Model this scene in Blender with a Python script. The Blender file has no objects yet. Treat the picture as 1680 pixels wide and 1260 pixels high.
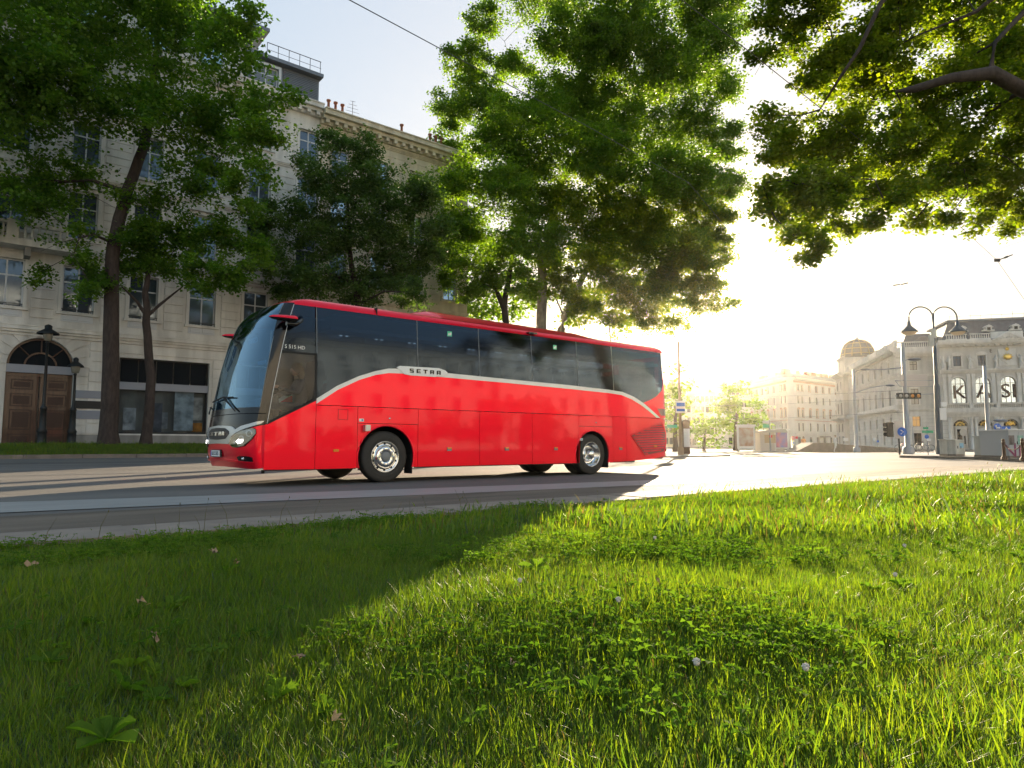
import bpy, bmesh, math, random
import numpy as np
from mathutils import Vector, Matrix
from mathutils.geometry import tessellate_polygon
rnd = random.Random(7)
S = bpy.context.scene
COL = S.collection
PI = math.pi

# ---------------------------------------------------------------- camera
CAM = Vector((-3.659, -12.251, 0.746)); YAW = 0.88740; PIT = 0.08917; FOC = 1120.0
_d = Vector((math.cos(YAW)*math.cos(PIT), math.sin(YAW)*math.cos(PIT), math.sin(PIT)))
_r = Vector((math.sin(YAW), -math.cos(YAW), 0)); _u = _r.cross(_d)
cd = bpy.data.cameras.new('camera'); co = bpy.data.objects.new('camera', cd); COL.objects.link(co)
co.matrix_world = Matrix(((_r.x, _u.x, -_d.x, CAM.x), (_r.y, _u.y, -_d.y, CAM.y), (_r.z, _u.z, -_d.z, CAM.z), (0, 0, 0, 1)))
cd.sensor_width = 36; cd.lens = 36*FOC/1680; cd.clip_start = 0.05; cd.clip_end = 3000
S.camera = co

# ---------------------------------------------------------------- sky, sun, exposure
SKYG, SKYS, SKYSAT = 0.22, 0.155, 2.3
SUN_AZ, SUN_EL = math.radians(35.0), math.radians(10.2)
w = bpy.data.worlds.new('World'); S.world = w; w.use_nodes = True
nt = w.node_tree; bg = nt.nodes['Background']
sk = nt.nodes.new('ShaderNodeTexSky'); sk.sky_type = 'NISHITA'; sk.sun_disc = False
sk.sun_elevation = SUN_EL; sk.sun_rotation = PI/2 - SUN_AZ
sk.air_density = 1.0; sk.dust_density = 1.6; sk.ozone_density = 1.5
# thin high haze evens the sky out: its range is compressed, its hue kept paler
gm = nt.nodes.new('ShaderNodeGamma'); gm.inputs[1].default_value = SKYG
nt.links.new(sk.outputs[0], gm.inputs[0])
hs = nt.nodes.new('ShaderNodeHueSaturation'); hs.inputs['Saturation'].default_value = SKYSAT
nt.links.new(gm.outputs[0], hs.inputs['Color']); nt.links.new(hs.outputs[0], bg.inputs[0]); bg.inputs[1].default_value = SKYS
sd = bpy.data.lights.new('sun', 'SUN'); so = bpy.data.objects.new('sun', sd); COL.objects.link(so)
sd.energy = 4.4; sd.angle = math.radians(0.5); sd.color = (1.0, 0.80, 0.55)
sv = Vector((math.cos(SUN_AZ)*math.cos(SUN_EL), math.sin(SUN_AZ)*math.cos(SUN_EL), math.sin(SUN_EL)))
so.rotation_euler = sv.to_track_quat('Z', 'Y').to_euler(); so.location = (60, 60, 40)
S.view_settings.view_transform = 'Standard'; S.view_settings.look = 'None'
S.view_settings.exposure = 2.15; S.view_settings.gamma = 1.0; S.view_settings.use_curve_mapping = False
cy = S.cycles
S.render.engine = 'CYCLES'
cy.use_denoising = True; cy.max_bounces = 8; cy.diffuse_bounces = 4; cy.glossy_bounces = 3
cy.transmission_bounces = 3; cy.transparent_max_bounces = 10; cy.volume_bounces = 0
cy.caustics_reflective = False; cy.caustics_refractive = False
cy.sample_clamp_indirect = 6.0

def pix(x, y, t):
    """point at view depth t behind photograph pixel x, y"""
    return CAM + (_d + _r*((x-840)/FOC) + _u*((630-y)/FOC))*t
def pix_y(x, y, Y):
    v = _d + _r*((x-840)/FOC) + _u*((630-y)/FOC); return CAM + v*((Y-CAM.y)/v.y)
def pix_z(x, y, Z):
    v = _d + _r*((x-840)/FOC) + _u*((630-y)/FOC); return CAM + v*((Z-CAM.z)/v.z)
def depth(P): return (Vector(P)-CAM).dot(_d)

# ---------------------------------------------------------------- materials
MATS = {}
def mat(name, col, rough=0.6, metal=0.0, spec=0.5, var=0.0, scale=3.0, bump=0.0, bscale=40.0, coat=0.0, emit=None,
        estr=0.0, streak=0.0, col2=None, transl=0.0, stretch=(1, 1, 1)):
    if name in MATS: return MATS[name]
    m = bpy.data.materials.new(name); m.use_nodes = True; MATS[name] = m
    n = m.node_tree.nodes; L = m.node_tree.links; b = n['Principled BSDF']
    b.inputs['Base Color'].default_value = (*col, 1); b.inputs['Roughness'].default_value = rough
    b.inputs['Metallic'].default_value = metal; b.inputs['Specular IOR Level'].default_value = spec
    b.inputs['Coat Weight'].default_value = coat; b.inputs['Coat Roughness'].default_value = 0.04
    if emit:
        b.inputs['Emission Color'].default_value = (*emit, 1); b.inputs['Emission Strength'].default_value = estr
    if var or bump or streak or col2:
        g = n.new('ShaderNodeNewGeometry'); mp = n.new('ShaderNodeMapping'); mp.inputs['Scale'].default_value = stretch
        L.new(g.outputs['Position'], mp.inputs['Vector'])
    if var or col2:
        t = n.new('ShaderNodeTexNoise'); t.inputs['Scale'].default_value = scale; t.inputs['Detail'].default_value = 6
        L.new(mp.outputs[0], t.inputs['Vector'])
        r = n.new('ShaderNodeValToRGB'); r.color_ramp.elements[0].position = 0.3; r.color_ramp.elements[1].position = 0.7
        c2 = col2 or tuple(c*(1+var) for c in col); c1 = tuple(c*(1-var) for c in col)
        r.color_ramp.elements[0].color = (*c1, 1); r.color_ramp.elements[1].color = (*c2, 1)
        L.new(t.outputs['Fac'], r.inputs[0]); src = r.outputs[0]
        if streak:
            mp2 = n.new('ShaderNodeMapping'); mp2.inputs['Scale'].default_value = (1.3, 1.3, 0.12)
            L.new(g.outputs['Position'], mp2.inputs['Vector'])
            t2 = n.new('ShaderNodeTexNoise'); t2.inputs['Scale'].default_value = 1.6; t2.inputs['Detail'].default_value = 8
            L.new(mp2.outputs[0], t2.inputs['Vector'])
            r2 = n.new('ShaderNodeValToRGB'); r2.color_ramp.elements[0].position = 0.35; r2.color_ramp.elements[1].position = 0.6
            r2.color_ramp.elements[0].color = (1-streak, 1-streak*1.02, 1-streak*1.05, 1); r2.color_ramp.elements[1].color = (1, 1, 1, 1)
            L.new(t2.outputs['Fac'], r2.inputs[0])
            mx = n.new('ShaderNodeMix'); mx.data_type = 'RGBA'; mx.blend_type = 'MULTIPLY'; mx.inputs[0].default_value = 1
            L.new(src, mx.inputs[6]); L.new(r2.outputs[0], mx.inputs[7]); src = mx.outputs[2]
        L.new(src, b.inputs['Base Color'])
    if bump:
        t = n.new('ShaderNodeTexNoise'); t.inputs['Scale'].default_value = bscale; t.inputs['Detail'].default_value = 5
        L.new(mp.outputs[0], t.inputs['Vector'])
        bp = n.new('ShaderNodeBump'); bp.inputs['Strength'].default_value = bump; bp.inputs['Distance'].default_value = 0.02
        L.new(t.outputs['Fac'], bp.inputs['Height']); L.new(bp.outputs[0], b.inputs['Normal'])
    return m
def glass(name, tint, base=0.05, graz=0.7, rough=0.01, gcol=(1, 1, 1)):
    """thin sheet glass: tinted see-through plus a mirror reflection that grows at grazing angles"""
    if name in MATS: return MATS[name]
    m = bpy.data.materials.new(name); m.use_nodes = True; MATS[name] = m
    n = m.node_tree.nodes; L = m.node_tree.links; n.remove(n['Principled BSDF']); out = n['Material Output']
    tr = n.new('ShaderNodeBsdfTransparent'); tr.inputs[0].default_value = (*tint, 1)
    gl = n.new('ShaderNodeBsdfGlossy'); gl.inputs['Roughness'].default_value = rough; gl.inputs[0].default_value = (*gcol, 1)
    lw = n.new('ShaderNodeLayerWeight'); lw.inputs[0].default_value = 0.5
    p = n.new('ShaderNodeMath'); p.operation = 'POWER'; p.inputs[1].default_value = 2.6; L.new(lw.outputs['Facing'], p.inputs[0])
    q = n.new('ShaderNodeMath'); q.operation = 'MULTIPLY_ADD'; q.inputs[1].default_value = graz; q.inputs[2].default_value = base
    L.new(p.outputs[0], q.inputs[0])
    mx = n.new('ShaderNodeMixShader'); L.new(q.outputs[0], mx.inputs[0]); L.new(tr.outputs[0], mx.inputs[1]); L.new(gl.outputs[0], mx.inputs[2])
    L.new(mx.outputs[0], out.inputs[0])
    return m
def leafmat(name, c1, c2, transl=0.5, tcol=None, rough=0.5, attr=False):
    if name in MATS: return MATS[name]
    m = bpy.data.materials.new(name); m.use_nodes = True; MATS[name] = m
    n = m.node_tree.nodes; L = m.node_tree.links; b = n['Principled BSDF']; out = n['Material Output']
    oi = n.new('ShaderNodeObjectInfo'); g = n.new('ShaderNodeNewGeometry')
    t = n.new('ShaderNodeTexNoise'); t.inputs['Scale'].default_value = 0.9; t.inputs['Detail'].default_value = 4
    L.new(g.outputs['Position'], t.inputs['Vector'])
    a = n.new('ShaderNodeMath'); a.operation = 'ADD'; L.new(t.outputs['Fac'], a.inputs[0])
    k = n.new('ShaderNodeMath'); k.operation = 'MULTIPLY_ADD'; k.inputs[1].default_value = 0.6; k.inputs[2].default_value = -0.3
    at = n.new('ShaderNodeAttribute'); at.attribute_name = 'rnd'
    L.new(at.outputs['Fac'] if attr else oi.outputs['Random'], k.inputs[0]); L.new(k.outputs[0], a.inputs[1])
    r = n.new('ShaderNodeValToRGB'); r.color_ramp.elements[0].position = 0.25; r.color_ramp.elements[1].position = 0.75
    r.color_ramp.elements[0].color = (*c1, 1); r.color_ramp.elements[1].color = (*c2, 1); L.new(a.outputs[0], r.inputs[0])
    L.new(r.outputs[0], b.inputs['Base Color']); b.inputs['Roughness'].default_value = rough; b.inputs['Specular IOR Level'].default_value = 0.3 if rough < .8 else 0.04
    ts = n.new('ShaderNodeBsdfTranslucent')
    mc = n.new('ShaderNodeMix'); mc.data_type = 'RGBA'; mc.blend_type = 'MULTIPLY'; mc.inputs[0].default_value = 1
    L.new(r.outputs[0], mc.inputs[6]); mc.inputs[7].default_value = (*(tcol or (2.6, 2.2, 0.7)), 1); mc.clamp_result = False
    L.new(mc.outputs[2], ts.inputs[0])
    mx = n.new('ShaderNodeMixShader'); mx.inputs[0].default_value = transl
    L.new(b.outputs[0], mx.inputs[1]); L.new(ts.outputs[0], mx.inputs[2]); L.new(mx.outputs[0], out.inputs[0])
    return m

# ---------------------------------------------------------------- object helpers
def link(o, parent=None):
    COL.objects.link(o)
    if parent is not None: o.parent = parent
    return o
def thing(name, label, cat, loc=(0, 0, 0), rz=0.0, group=None):
    o = bpy.data.objects.new(name, None); o.empty_display_size = 0.2; link(o)
    o.location = loc; o.rotation_euler = (0, 0, rz)
    return tag(o, label, cat, group)
def tag(o, label, cat, group=None):
    o['label'] = label; o['category'] = cat
    if group: o['group'] = group
    return o
def kind(o, k, label=None):
    o['kind'] = k
    if label: o['label'] = label
    return o
def put(name, me, parent=None, loc=(0, 0, 0), rot=(0, 0, 0), scale=(1, 1, 1)):
    o = bpy.data.objects.new(name, me); link(o, parent); o.location = loc; o.rotation_euler = rot; o.scale = scale
    return o
def dup_tree(o, loc=None, rz=None, parent=None):
    c = o.copy(); COL.objects.link(c)
    if parent is not None: c.parent = parent
    if loc is not None: c.location = loc
    if rz is not None: c.rotation_euler = (0, 0, rz)
    for ch in list(o.children): dup_tree(ch, parent=c)
    return c

class MB:
    """collects vertices and faces; one material per collector unless mi is given"""
    def __init__(s): s.v = []; s.f = []; s.m = []; s.sm = []
    def add(s, vs, fs, mi=0, smooth=False):
        k = len(s.v); s.v += [tuple(p) for p in vs]
        for f in fs: s.f.append(tuple(i+k for i in f)); s.m.append(mi); s.sm.append(smooth)
        return s
    def box(s, x0, y0, z0, x1, y1, z1, mi=0, M=None):
        v = [Vector((x, y, z)) for z in (z0, z1) for y in (y0, y1) for x in (x0, x1)]
        if M is not None: v = [M @ p for p in v]
        return s.add(v, [(0, 2, 3, 1), (4, 5, 7, 6), (0, 1, 5, 4), (2, 6, 7, 3), (0, 4, 6, 2), (1, 3, 7, 5)], mi)
    def tube(s, pts, rad, n=8, mi=0, cap=True):
        pts = [Vector(p) for p in pts]; rings = []
        if not hasattr(rad, '__len__'): rad = [rad]*len(pts)
        ref = Vector((0, 0, 1))
        for i, p in enumerate(pts):
            d = (pts[min(i+1, len(pts)-1)] - pts[max(i-1, 0)])
            if d.length < 1e-9: d = Vector((0, 0, 1))
            d.normalize()
            a = d.cross(ref if abs(d.dot(ref)) < 0.95 else Vector((1, 0, 0))).normalized(); b = d.cross(a)
            rings.append([p + (a*math.cos(2*PI*k/n) + b*math.sin(2*PI*k/n))*rad[i] for k in range(n)])
        v = [q for r in rings for q in r]; f = []
        for i in range(len(rings)-1):
            for k in range(n):
                k2 = (k+1) % n; f.append((i*n+k, i*n+k2, (i+1)*n+k2, (i+1)*n+k))
        s.add(v, f, mi, True)
        if cap: s.add(rings[0], [tuple(range(n))], mi); s.add(rings[-1], [tuple(reversed(range(n)))], mi)
        return s
    def lathe(s, prof, n=24, M=None, mi=0, smooth=True, a0=0.0, a1=2*PI):
        """prof: (radius, height) pairs turned about z"""
        full = abs(a1-a0-2*PI) < 1e-6; c = n if full else n+1
        v = []
        for r, h in prof:
            for k in range(c):
                a = a0 + (a1-a0)*k/n; v.append(Vector((r*math.cos(a), r*math.sin(a), h)))
        if M is not None: v = [M @ p for p in v]
        f = []
        for i in range(len(prof)-1):
            for k in range(n):
                k2 = (k+1) % c; f.append((i*c+k, i*c+k2, (i+1)*c+k2, (i+1)*c+k))
        return s.add(v, f, mi, smooth)
    def prism(s, poly, y0, y1, mi=0, M=None):
        """poly in (x, z), extruded from y0 to y1"""
        n = len(poly)
        v = [Vector((x, y0, z)) for x, z in poly] + [Vector((x, y1, z)) for x, z in poly]
        if M is not None: v = [M @ p for p in v]
        return s.add(v, [tuple(range(n)), tuple(range(2*n-1, n-1, -1))] + [(i, i+n, (i+1) % n+n, (i+1) % n) for i in range(n)], mi)
    def sphere(s, c, r, mi=0, n=12, sc=(1, 1, 1)):
        prof = [(max(1e-4, math.sin(PI*i/(n//2)))*r, -math.cos(PI*i/(n//2))*r) for i in range(n//2+1)]
        return s.lathe(prof, n, Matrix.Translation(c) @ Matrix.Diagonal((*sc, 1)), mi)
    def mesh(s, name, mats):
        me = bpy.data.meshes.new(name); me.from_pydata(s.v, [], s.f)
        for m in (mats if isinstance(mats, (list, tuple)) else [mats]): me.materials.append(m)
        me.polygons.foreach_set('material_index', s.m); me.polygons.foreach_set('use_smooth', s.sm)
        bm = bmesh.new(); bm.from_mesh(me); bmesh.ops.recalc_face_normals(bm, faces=bm.faces); bm.to_mesh(me); bm.free()
        me.update(); return me
    def obj(s, name, mats, parent=None, **k): return put(name, s.mesh(name, mats), parent, **k)

def patch(name, poly, fn, m, parent, thick=0.03, off=0.0, du=0.25, dv=0.25, flip=False, smooth=True):
    """a curved panel with thickness: poly in (u, v); fn(u, v) -> point; stands off the surface by off"""
    bm = bmesh.new(); vs = [bm.verts.new((u, v, 0)) for u, v in poly]
    for t3 in tessellate_polygon([[Vector((u, v, 0)) for u, v in poly]]):
        a_, b_, c_ = [poly[k] for k in t3]
        if abs((b_[0]-a_[0])*(c_[1]-a_[1])-(c_[0]-a_[0])*(b_[1]-a_[1])) > 1e-9:
            f_ = bm.faces.new([vs[k] for k in t3]); f_.normal_update()
            if f_.normal.z < 0: f_.normal_flip()
    us = [p[0] for p in poly]; zs = [p[1] for p in poly]
    for lo, hi, d, no in ((min(us), max(us), du, (1, 0, 0)), (min(zs), max(zs), dv, (0, 1, 0))):
        k = max(1, int(math.ceil((hi-lo)/d)))
        for i in range(1, k):
            c = lo+(hi-lo)*i/k
            bmesh.ops.bisect_plane(bm, geom=bm.verts[:]+bm.edges[:]+bm.faces[:], plane_co=[c*q for q in no], plane_no=no)
    bmesh.ops.remove_doubles(bm, verts=bm.verts[:], dist=1e-5)
    bm.verts.index_update(); V = [(v.co.x, v.co.y) for v in bm.verts]
    F = [[v.index for v in f.verts] if f.normal.z > 0 else [v.index for v in reversed(f.verts)] for f in bm.faces]
    B = [(e.verts[0].index, e.verts[1].index) for e in bm.edges if len(e.link_faces) == 1]; bm.free()
    P = []; Nn = []
    e = 1e-3
    for u, v in V:
        p = Vector(fn(u, v)); a = Vector(fn(u+e, v))-Vector(fn(u-e, v)); b = Vector(fn(u, v+e))-Vector(fn(u, v-e))
        nn = a.cross(b); nn = nn.normalized() if nn.length > 1e-12 else Vector((0, -1, 0))
        if flip: nn = -nn
        P.append(p); Nn.append(nn)
    if flip: F = [list(reversed(f)) for f in F]
    q = MB()
    top = [P[i]+Nn[i]*off for i in range(len(P))]; bot = [P[i]+Nn[i]*(off-thick) for i in range(len(P))]
    q.add(top, F, 0, smooth); q.add(bot, [tuple(reversed(f)) for f in F], 0, False)
    for a, b in B: q.add([top[a], top[b], bot[b], bot[a]], [(0, 1, 2, 3)])
    me = bpy.data.meshes.new(name); me.from_pydata(q.v, [], q.f); me.materials.append(m)
    me.polygons.foreach_set('use_smooth', q.sm); me.update()
    return put(name, me, parent)

def scatter(name, pts, rots, scales, sources, m_parent=None, idx=None):
    """one object whose modifier sets a copy of a source mesh on every point"""
    me = bpy.data.meshes.new(name); n = len(pts)
    me.vertices.add(n); me.vertices.foreach_set('co', np.asarray(pts, dtype=np.float32).ravel())
    a = me.attributes.new('rot', 'FLOAT_VECTOR', 'POINT'); a.data.foreach_set('vector', np.asarray(rots, dtype=np.float32).ravel())
    a = me.attributes.new('scl', 'FLOAT', 'POINT'); a.data.foreach_set('value', np.asarray(scales, dtype=np.float32))
    a = me.attributes.new('pick', 'INT', 'POINT')
    a.data.foreach_set('value', (np.arange(n) % len(sources) if idx is None else np.asarray(idx)).astype(np.int32))
    o = put(name, me, m_parent)
    ng = bpy.data.node_groups.new(name, 'GeometryNodeTree')
    ng.interface.new_socket('Geometry', in_out='INPUT', socket_type='NodeSocketGeometry')
    ng.interface.new_socket('Geometry', in_out='OUTPUT', socket_type='NodeSocketGeometry')
    N = ng.nodes; L = ng.links; gi = N.new('NodeGroupInput'); go = N.new('NodeGroupOutput')
    g2 = N.new('GeometryNodeGeometryToInstance')
    for s_ in reversed(sources):
        oi = N.new('GeometryNodeObjectInfo'); oi.inputs['Object'].default_value = s_; oi.inputs['As Instance'].default_value = True
        L.new(oi.outputs['Geometry'], g2.inputs[0])
    # joined instances keep one index per source
    jn = N.new('GeometryNodeJoinGeometry'); N.remove(g2)
    for nd in [x for x in N if x.bl_idname == 'GeometryNodeObjectInfo']: L.new(nd.outputs['Geometry'], jn.inputs[0])
    ip = N.new('GeometryNodeInstanceOnPoints'); ip.inputs['Pick Instance'].default_value = True
    L.new(gi.outputs[0], ip.inputs['Points']); L.new(jn.outputs[0], ip.inputs['Instance'])
    for at, ty, sock in (('rot', 'FLOAT_VECTOR', 'Rotation'), ('scl', 'FLOAT', 'Scale'), ('pick', 'INT', 'Instance Index')):
        na = N.new('GeometryNodeInputNamedAttribute'); na.data_type = ty; na.inputs['Name'].default_value = at
        L.new([q for q in na.outputs if q.enabled][0], ip.inputs[sock])
    L.new(ip.outputs[0], go.inputs[0])
    md = o.modifiers.new('scatter', 'NODES'); md.node_group = ng
    return o

# block lettering drawn as rectangles on a 5 x 5 grid
GLYPH = {
 'S': [(0, 4, 5, 5), (0, 2, 1.5, 4), (0, 2, 5, 3), (3.5, 0, 5, 3), (0, 0, 5, 1)],
 'E': [(0, 0, 1.6, 5), (0, 4, 5, 5), (0, 2, 4.5, 3), (0, 0, 5, 1)],
 'T': [(0, 3.8, 5, 5), (1.7, 0, 3.3, 5)],
 'R': [(0, 0, 1.6, 5), (0, 4, 5, 5), (3.4, 2, 5, 5), (0, 1.7, 5, 2.7), (3.2, 0, 4.8, 1.7)],
 'A': [(0, 0, 1.6, 4.6), (0.4, 4, 4.6, 5), (3.4, 0, 5, 4.6), (0, 1.5, 5, 2.4)],
}
def text_mesh(txt, size, m, extrude=0.003, align='CENTER'):
    cu = bpy.data.curves.new('lettering', 'FONT'); cu.body = txt; cu.size = size; cu.extrude = extrude
    cu.align_x = align; cu.align_y = 'CENTER'; cu.resolution_u = 3
    o = bpy.data.objects.new('lettering', cu)
    me = bpy.data.meshes.new_from_object(o); me.materials.clear(); me.materials.append(m)
    bpy.data.objects.remove(o); return me
# ================================================================ ground, road, lawn
def sstep(a, b, x): t = min(1, max(0, (x-a)/(b-a))); return t*t*(3-2*t)
def zroad(x, y): return 0.20*sstep(4, 21, y)*(1-sstep(24, 40, x))
def sheet(name, xs, ys, zf, m, off=0.0, skirt=None):
    v = [(x, y, zf(x, y)+off) for y in ys for x in xs]; n = len(xs)
    f = [(j*n+i, j*n+i+1, (j+1)*n+i+1, (j+1)*n+i) for j in range(len(ys)-1) for i in range(n-1)]
    q = MB(); q.add(v, f, 0, True); return q.obj(name, m)
STONE = mat('paving_pale', (.26, .25, .23), rough=.8, var=.15, scale=.4, bump=.2)
ASPH = mat('asphalt', (.135, .125, .115), rough=.8, spec=.3, var=.28, scale=.35, bump=.35, bscale=90, stretch=(.25, 1.6, 1))
kind(sheet('ground', [-1500, -60, 400, 1500], [-1500, -60, 400, 1500], lambda x, y: -.03, STONE), 'structure')
kind(sheet('road', [-60+4*i for i in range(64)], [-4.6, -3, 0, 2, 4]+[4+1.7*i for i in range(1, 11)]+[21+.02]+[24, 40, 70, 120], lambda x, y: zroad(x, min(y, 21.02)), ASPH), 'structure')
CONC = mat('kerb_concrete', (.22, .18, .145), rough=.85, var=.2, scale=2.5, bump=.4, bscale=30)
GRAV = mat('gutter_dirt', (.11, .085, .065), rough=.9, var=.35, scale=1.5, bump=.6, bscale=50, col2=(.17, .135, .10), stretch=(.3, 1.5, 1))
PAINT = mat('road_paint_worn', (.27, .265, .255), rough=.6, var=.12, scale=3, stretch=(.3, 2, 1))
SOIL = mat('lawn_soil', (.030, .042, .012), rough=1.0, var=.4, scale=6)
kind(sheet('road_gutter', [-60+3*i for i in range(54)], [-5.52, -4.6, -3.3], lambda x, y: .004, GRAV), 'structure')
q = MB(); up_ = [(-300, 830), (0, 824), (343, 813), (700, 801), (1085, 787), (1300, 776)]; lo_ = [(-300, 852), (0, 841), (343, 826), (700, 811.5), (1085, 794.5), (1300, 781)]
v = [tuple(pix_z(x, y, .009)) for x, y in up_] + [tuple(pix_z(x, y, .009)) for x, y in lo_]
q.add(v, [(i+6, i+7, i+1, i) for i in range(5)]); kind(q.obj('road_edge_line', PAINT), 'structure')
q = MB()
a, b = pix_z(296, 773.2, .05), pix_z(560, 773.6, .05)
for x0, x1, y in ((-3, 12, 7.6), (18, 30, 7.4), (-40, -8, 7.6)): 
    xs = np.linspace(x0, x1, 8); v = [(x, y+dy, zroad(x, y)+.006) for x in xs for dy in (0, .14)]
    q = MB(); q.add(v, [(2*i, 2*i+2, 2*i+3, 2*i+1) for i in range(7)]); kind(q.obj('lane_line', PAINT), 'structure')
# kerb stones between gutter and lawn: each slab a piece of its own
ks = MB().box(0, 0, -.1, 1.49, .78, .055); bmk = ks.mesh('kerb_stone', CONC)
kroot = bpy.data.objects.new('kerb', None); link(kroot); kind(kroot, 'structure')
for i in range(44):
    put('kerb_stone', bmk, kroot, (-16+1.5*i, -6.30+rnd.uniform(-.006, .006), rnd.uniform(-.006, .006)))
def zlawn(x, y):
    e = min(0, y+6.25)
    return .0+.11*min(1, -e/2.2)+.025*math.sin(x*.7+y*.4)*min(1, -e/1.5)+.015*math.sin(x*2.3-y*1.7)*min(1, -e/1.5)
lx = [-30+1.0*i for i in range(20)]+[-10+.35*i for i in range(60)]+[11+1*i for i in range(20)]+[31+4*i for i in range(12)]
ly = [-60, -45, -32, -24]+[-19+.35*i for i in range(36)]+[-6.28]
kind(sheet('lawn', lx, ly, zlawn, SOIL), 'structure')
# grass: tufts of blades
GM = [leafmat('grass_bright', (.090, .150, .014), (.170, .215, .022), .5, (1.75, 1.9, .4)),
      leafmat('grass_deep', (.070, .130, .020), (.120, .185, .026), .45, (1.7, 2.0, .5)),
      leafmat('grass_dry', (.12, .11, .03), (.18, .15, .05), .4, (1.5, 1.3, .7)),
      leafmat('grass_bluish', (.05, .085, .045), (.08, .12, .06), .35, (1.5, 1.6, .9)),
      leafmat('clover_green', (.060, .120, .018), (.11, .175, .024), .45, (1.7, 2.0, .5), rough=.9)]
def tuft(seed, nb, spread, h0, h1, wd, mixp, lean=.5):
    r = random.Random(seed); q = MB()
    for _ in range(nb):
        x, y = r.gauss(0, spread), r.gauss(0, spread); a = r.uniform(0, 2*PI); h = r.uniform(h0, h1); L_ = r.uniform(.1, lean)*h
        dx, dy = math.cos(a), math.sin(a); w_ = wd*r.uniform(.6, 1.3); px_, py_ = -dy*w_, dx*w_
        tw = r.uniform(-.8, .8); p = []
        for k, (t_, wk) in enumerate(((0, 1), (.4, .9), (.75, .6), (1, .05))):
            cx = x+dx*L_*t_**1.8; cy_ = y+dy*L_*t_**1.8; z = h*t_*(1-.25*t_*L_/h)-.012
            p += [(cx-px_*wk, cy_-py_*wk, z), (cx+px_*wk, cy_+py_*wk, z)]
        mi = r.choices(range(4), mixp)[0]
        q.add(p, [(0, 1, 3, 2), (2, 3, 5, 4), (4, 5, 7, 6)], mi)
    me = q.mesh('tuft', GM[:4]); return bpy.data.objects.new('tuft', me)
def rosette(seed, n, size):
    r = random.Random(seed); q = MB()
    for k in range(n):
        a = 2*PI*k/n+r.uniform(-.3, .3); L_ = size*r.uniform(.6, 1.1); w_ = L_*r.uniform(.16, .3); dx, dy = math.cos(a), math.sin(a); p = []
        el = r.uniform(.3, .9)
        for t_, wk in ((0, .2), (.35, .8), (.7, 1), (1, .1)):
            z = .01+L_*math.sin(el)*t_*(1-.45*t_); x, y = dx*L_*t_*math.cos(el), dy*L_*t_*math.cos(el)
            p += [(x+dy*w_*wk, y-dx*w_*wk, z+.01*wk), (x, y, z-.004), (x-dy*w_*wk, y+dx*w_*wk, z+.01*wk)]
        q.add(p, [(3*i+j, 3*i+j+1, 3*i+4+j, 3*i+3+j) for i in range(3) for j in range(2)], 0)
    return bpy.data.objects.new('rosette', q.mesh('rosette', GM[4]))
TS = [tuft(1, 40, .045, .035, .085, .0016, (5, 4, .5, .5)), tuft(2, 40, .05, .03, .075, .0018, (3, 6, .6, 1), .8),
      tuft(3, 34, .045, .04, .105, .0017, (5, 3, 1.2, .3), .7), tuft(4, 34, .055, .025, .06, .0021, (3, 5, .4, 2), .9)]
TF = [tuft(5, 46, .15, .06, .12, .0055, (6, 4, .5, .4)), tuft(6, 46, .16, .05, .11, .006, (4, 6, .5, .8), .8), tuft(7, 40, .15, .06, .15, .0055, (6, 3, 1, .3), .7)]
RS = [rosette(8, 7, .07), rosette(9, 9, .05), rosette(10, 6, .10)]
npr = np.random.RandomState(3)
def lawn_points(n, t0, t1, half=.86):
    out = []
    yv = Vector((_d.x, _d.y, 0)).normalized(); rv = Vector((_r.x, _r.y, 0)).normalized()
    T = np.sqrt(npr.uniform(t0*t0, t1*t1, n)); Sx = npr.uniform(-half, half, n)
    X = CAM.x+yv.x*T+rv.x*T*Sx; Y = CAM.y+yv.y*T+rv.y*T*Sx
    k = Y < -6.22+npr.normal(0, .07, n); X, Y = X[k], Y[k]
    # tussocky density: thin out in places
    dn = .5+.5*np.sin(X*3.1+1.3*np.sin(Y*2.3))*np.sin(Y*2.7+1.1*np.sin(X*1.9)); k = npr.uniform(0, 1, len(X)) < .62+.38*dn
    X, Y = X[k], Y[k]; Z = np.array([zlawn(x, y) for x, y in zip(X, Y)]); return X, Y, Z
def grass(name, n, t0, t1, src, s0, s1, label):
    X, Y, Z = lawn_points(n, t0, t1); m = len(X)
    hv = 1+.35*np.sin(X*1.7+2*np.sin(Y*1.1))*np.cos(Y*2.1)
    R = np.stack([npr.normal(0, .16, m), npr.normal(0, .16, m), npr.uniform(0, 6.28, m)], 1)
    o = scatter(name, np.stack([X, Y, Z], 1), R, npr.uniform(s0, s1, m)*hv*np.clip(.45+(-6.2-Y)*.35, .42, 1), src)
    return kind(o, 'stuff', label)
grass('grass', 54000, .55, 5.0, TS, .5, .92, 'long uneven grass covering the lawn in the foreground')
grass('grass', 46000, 4.6, 12.0, TS[:3]+[TF[0]], .6, 1.0, 'grass of the lawn between the foreground and the kerb')
grass('grass', 28000, 11.0, 48.0, TF, .7, 1.1, 'sunlit grass on the far part of the lawn')
X, Y, Z = lawn_points(420, 1.2, 9); m = len(X)
kind(scatter('weeds', np.stack([X, Y, Z+.02], 1), np.stack([npr.normal(0, .2, m), npr.normal(0, .2, m), npr.uniform(0, 6, m)], 1), npr.uniform(.5, 1.1, m), RS), 'stuff', 'broad leaved weeds growing low among the grass')
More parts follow.
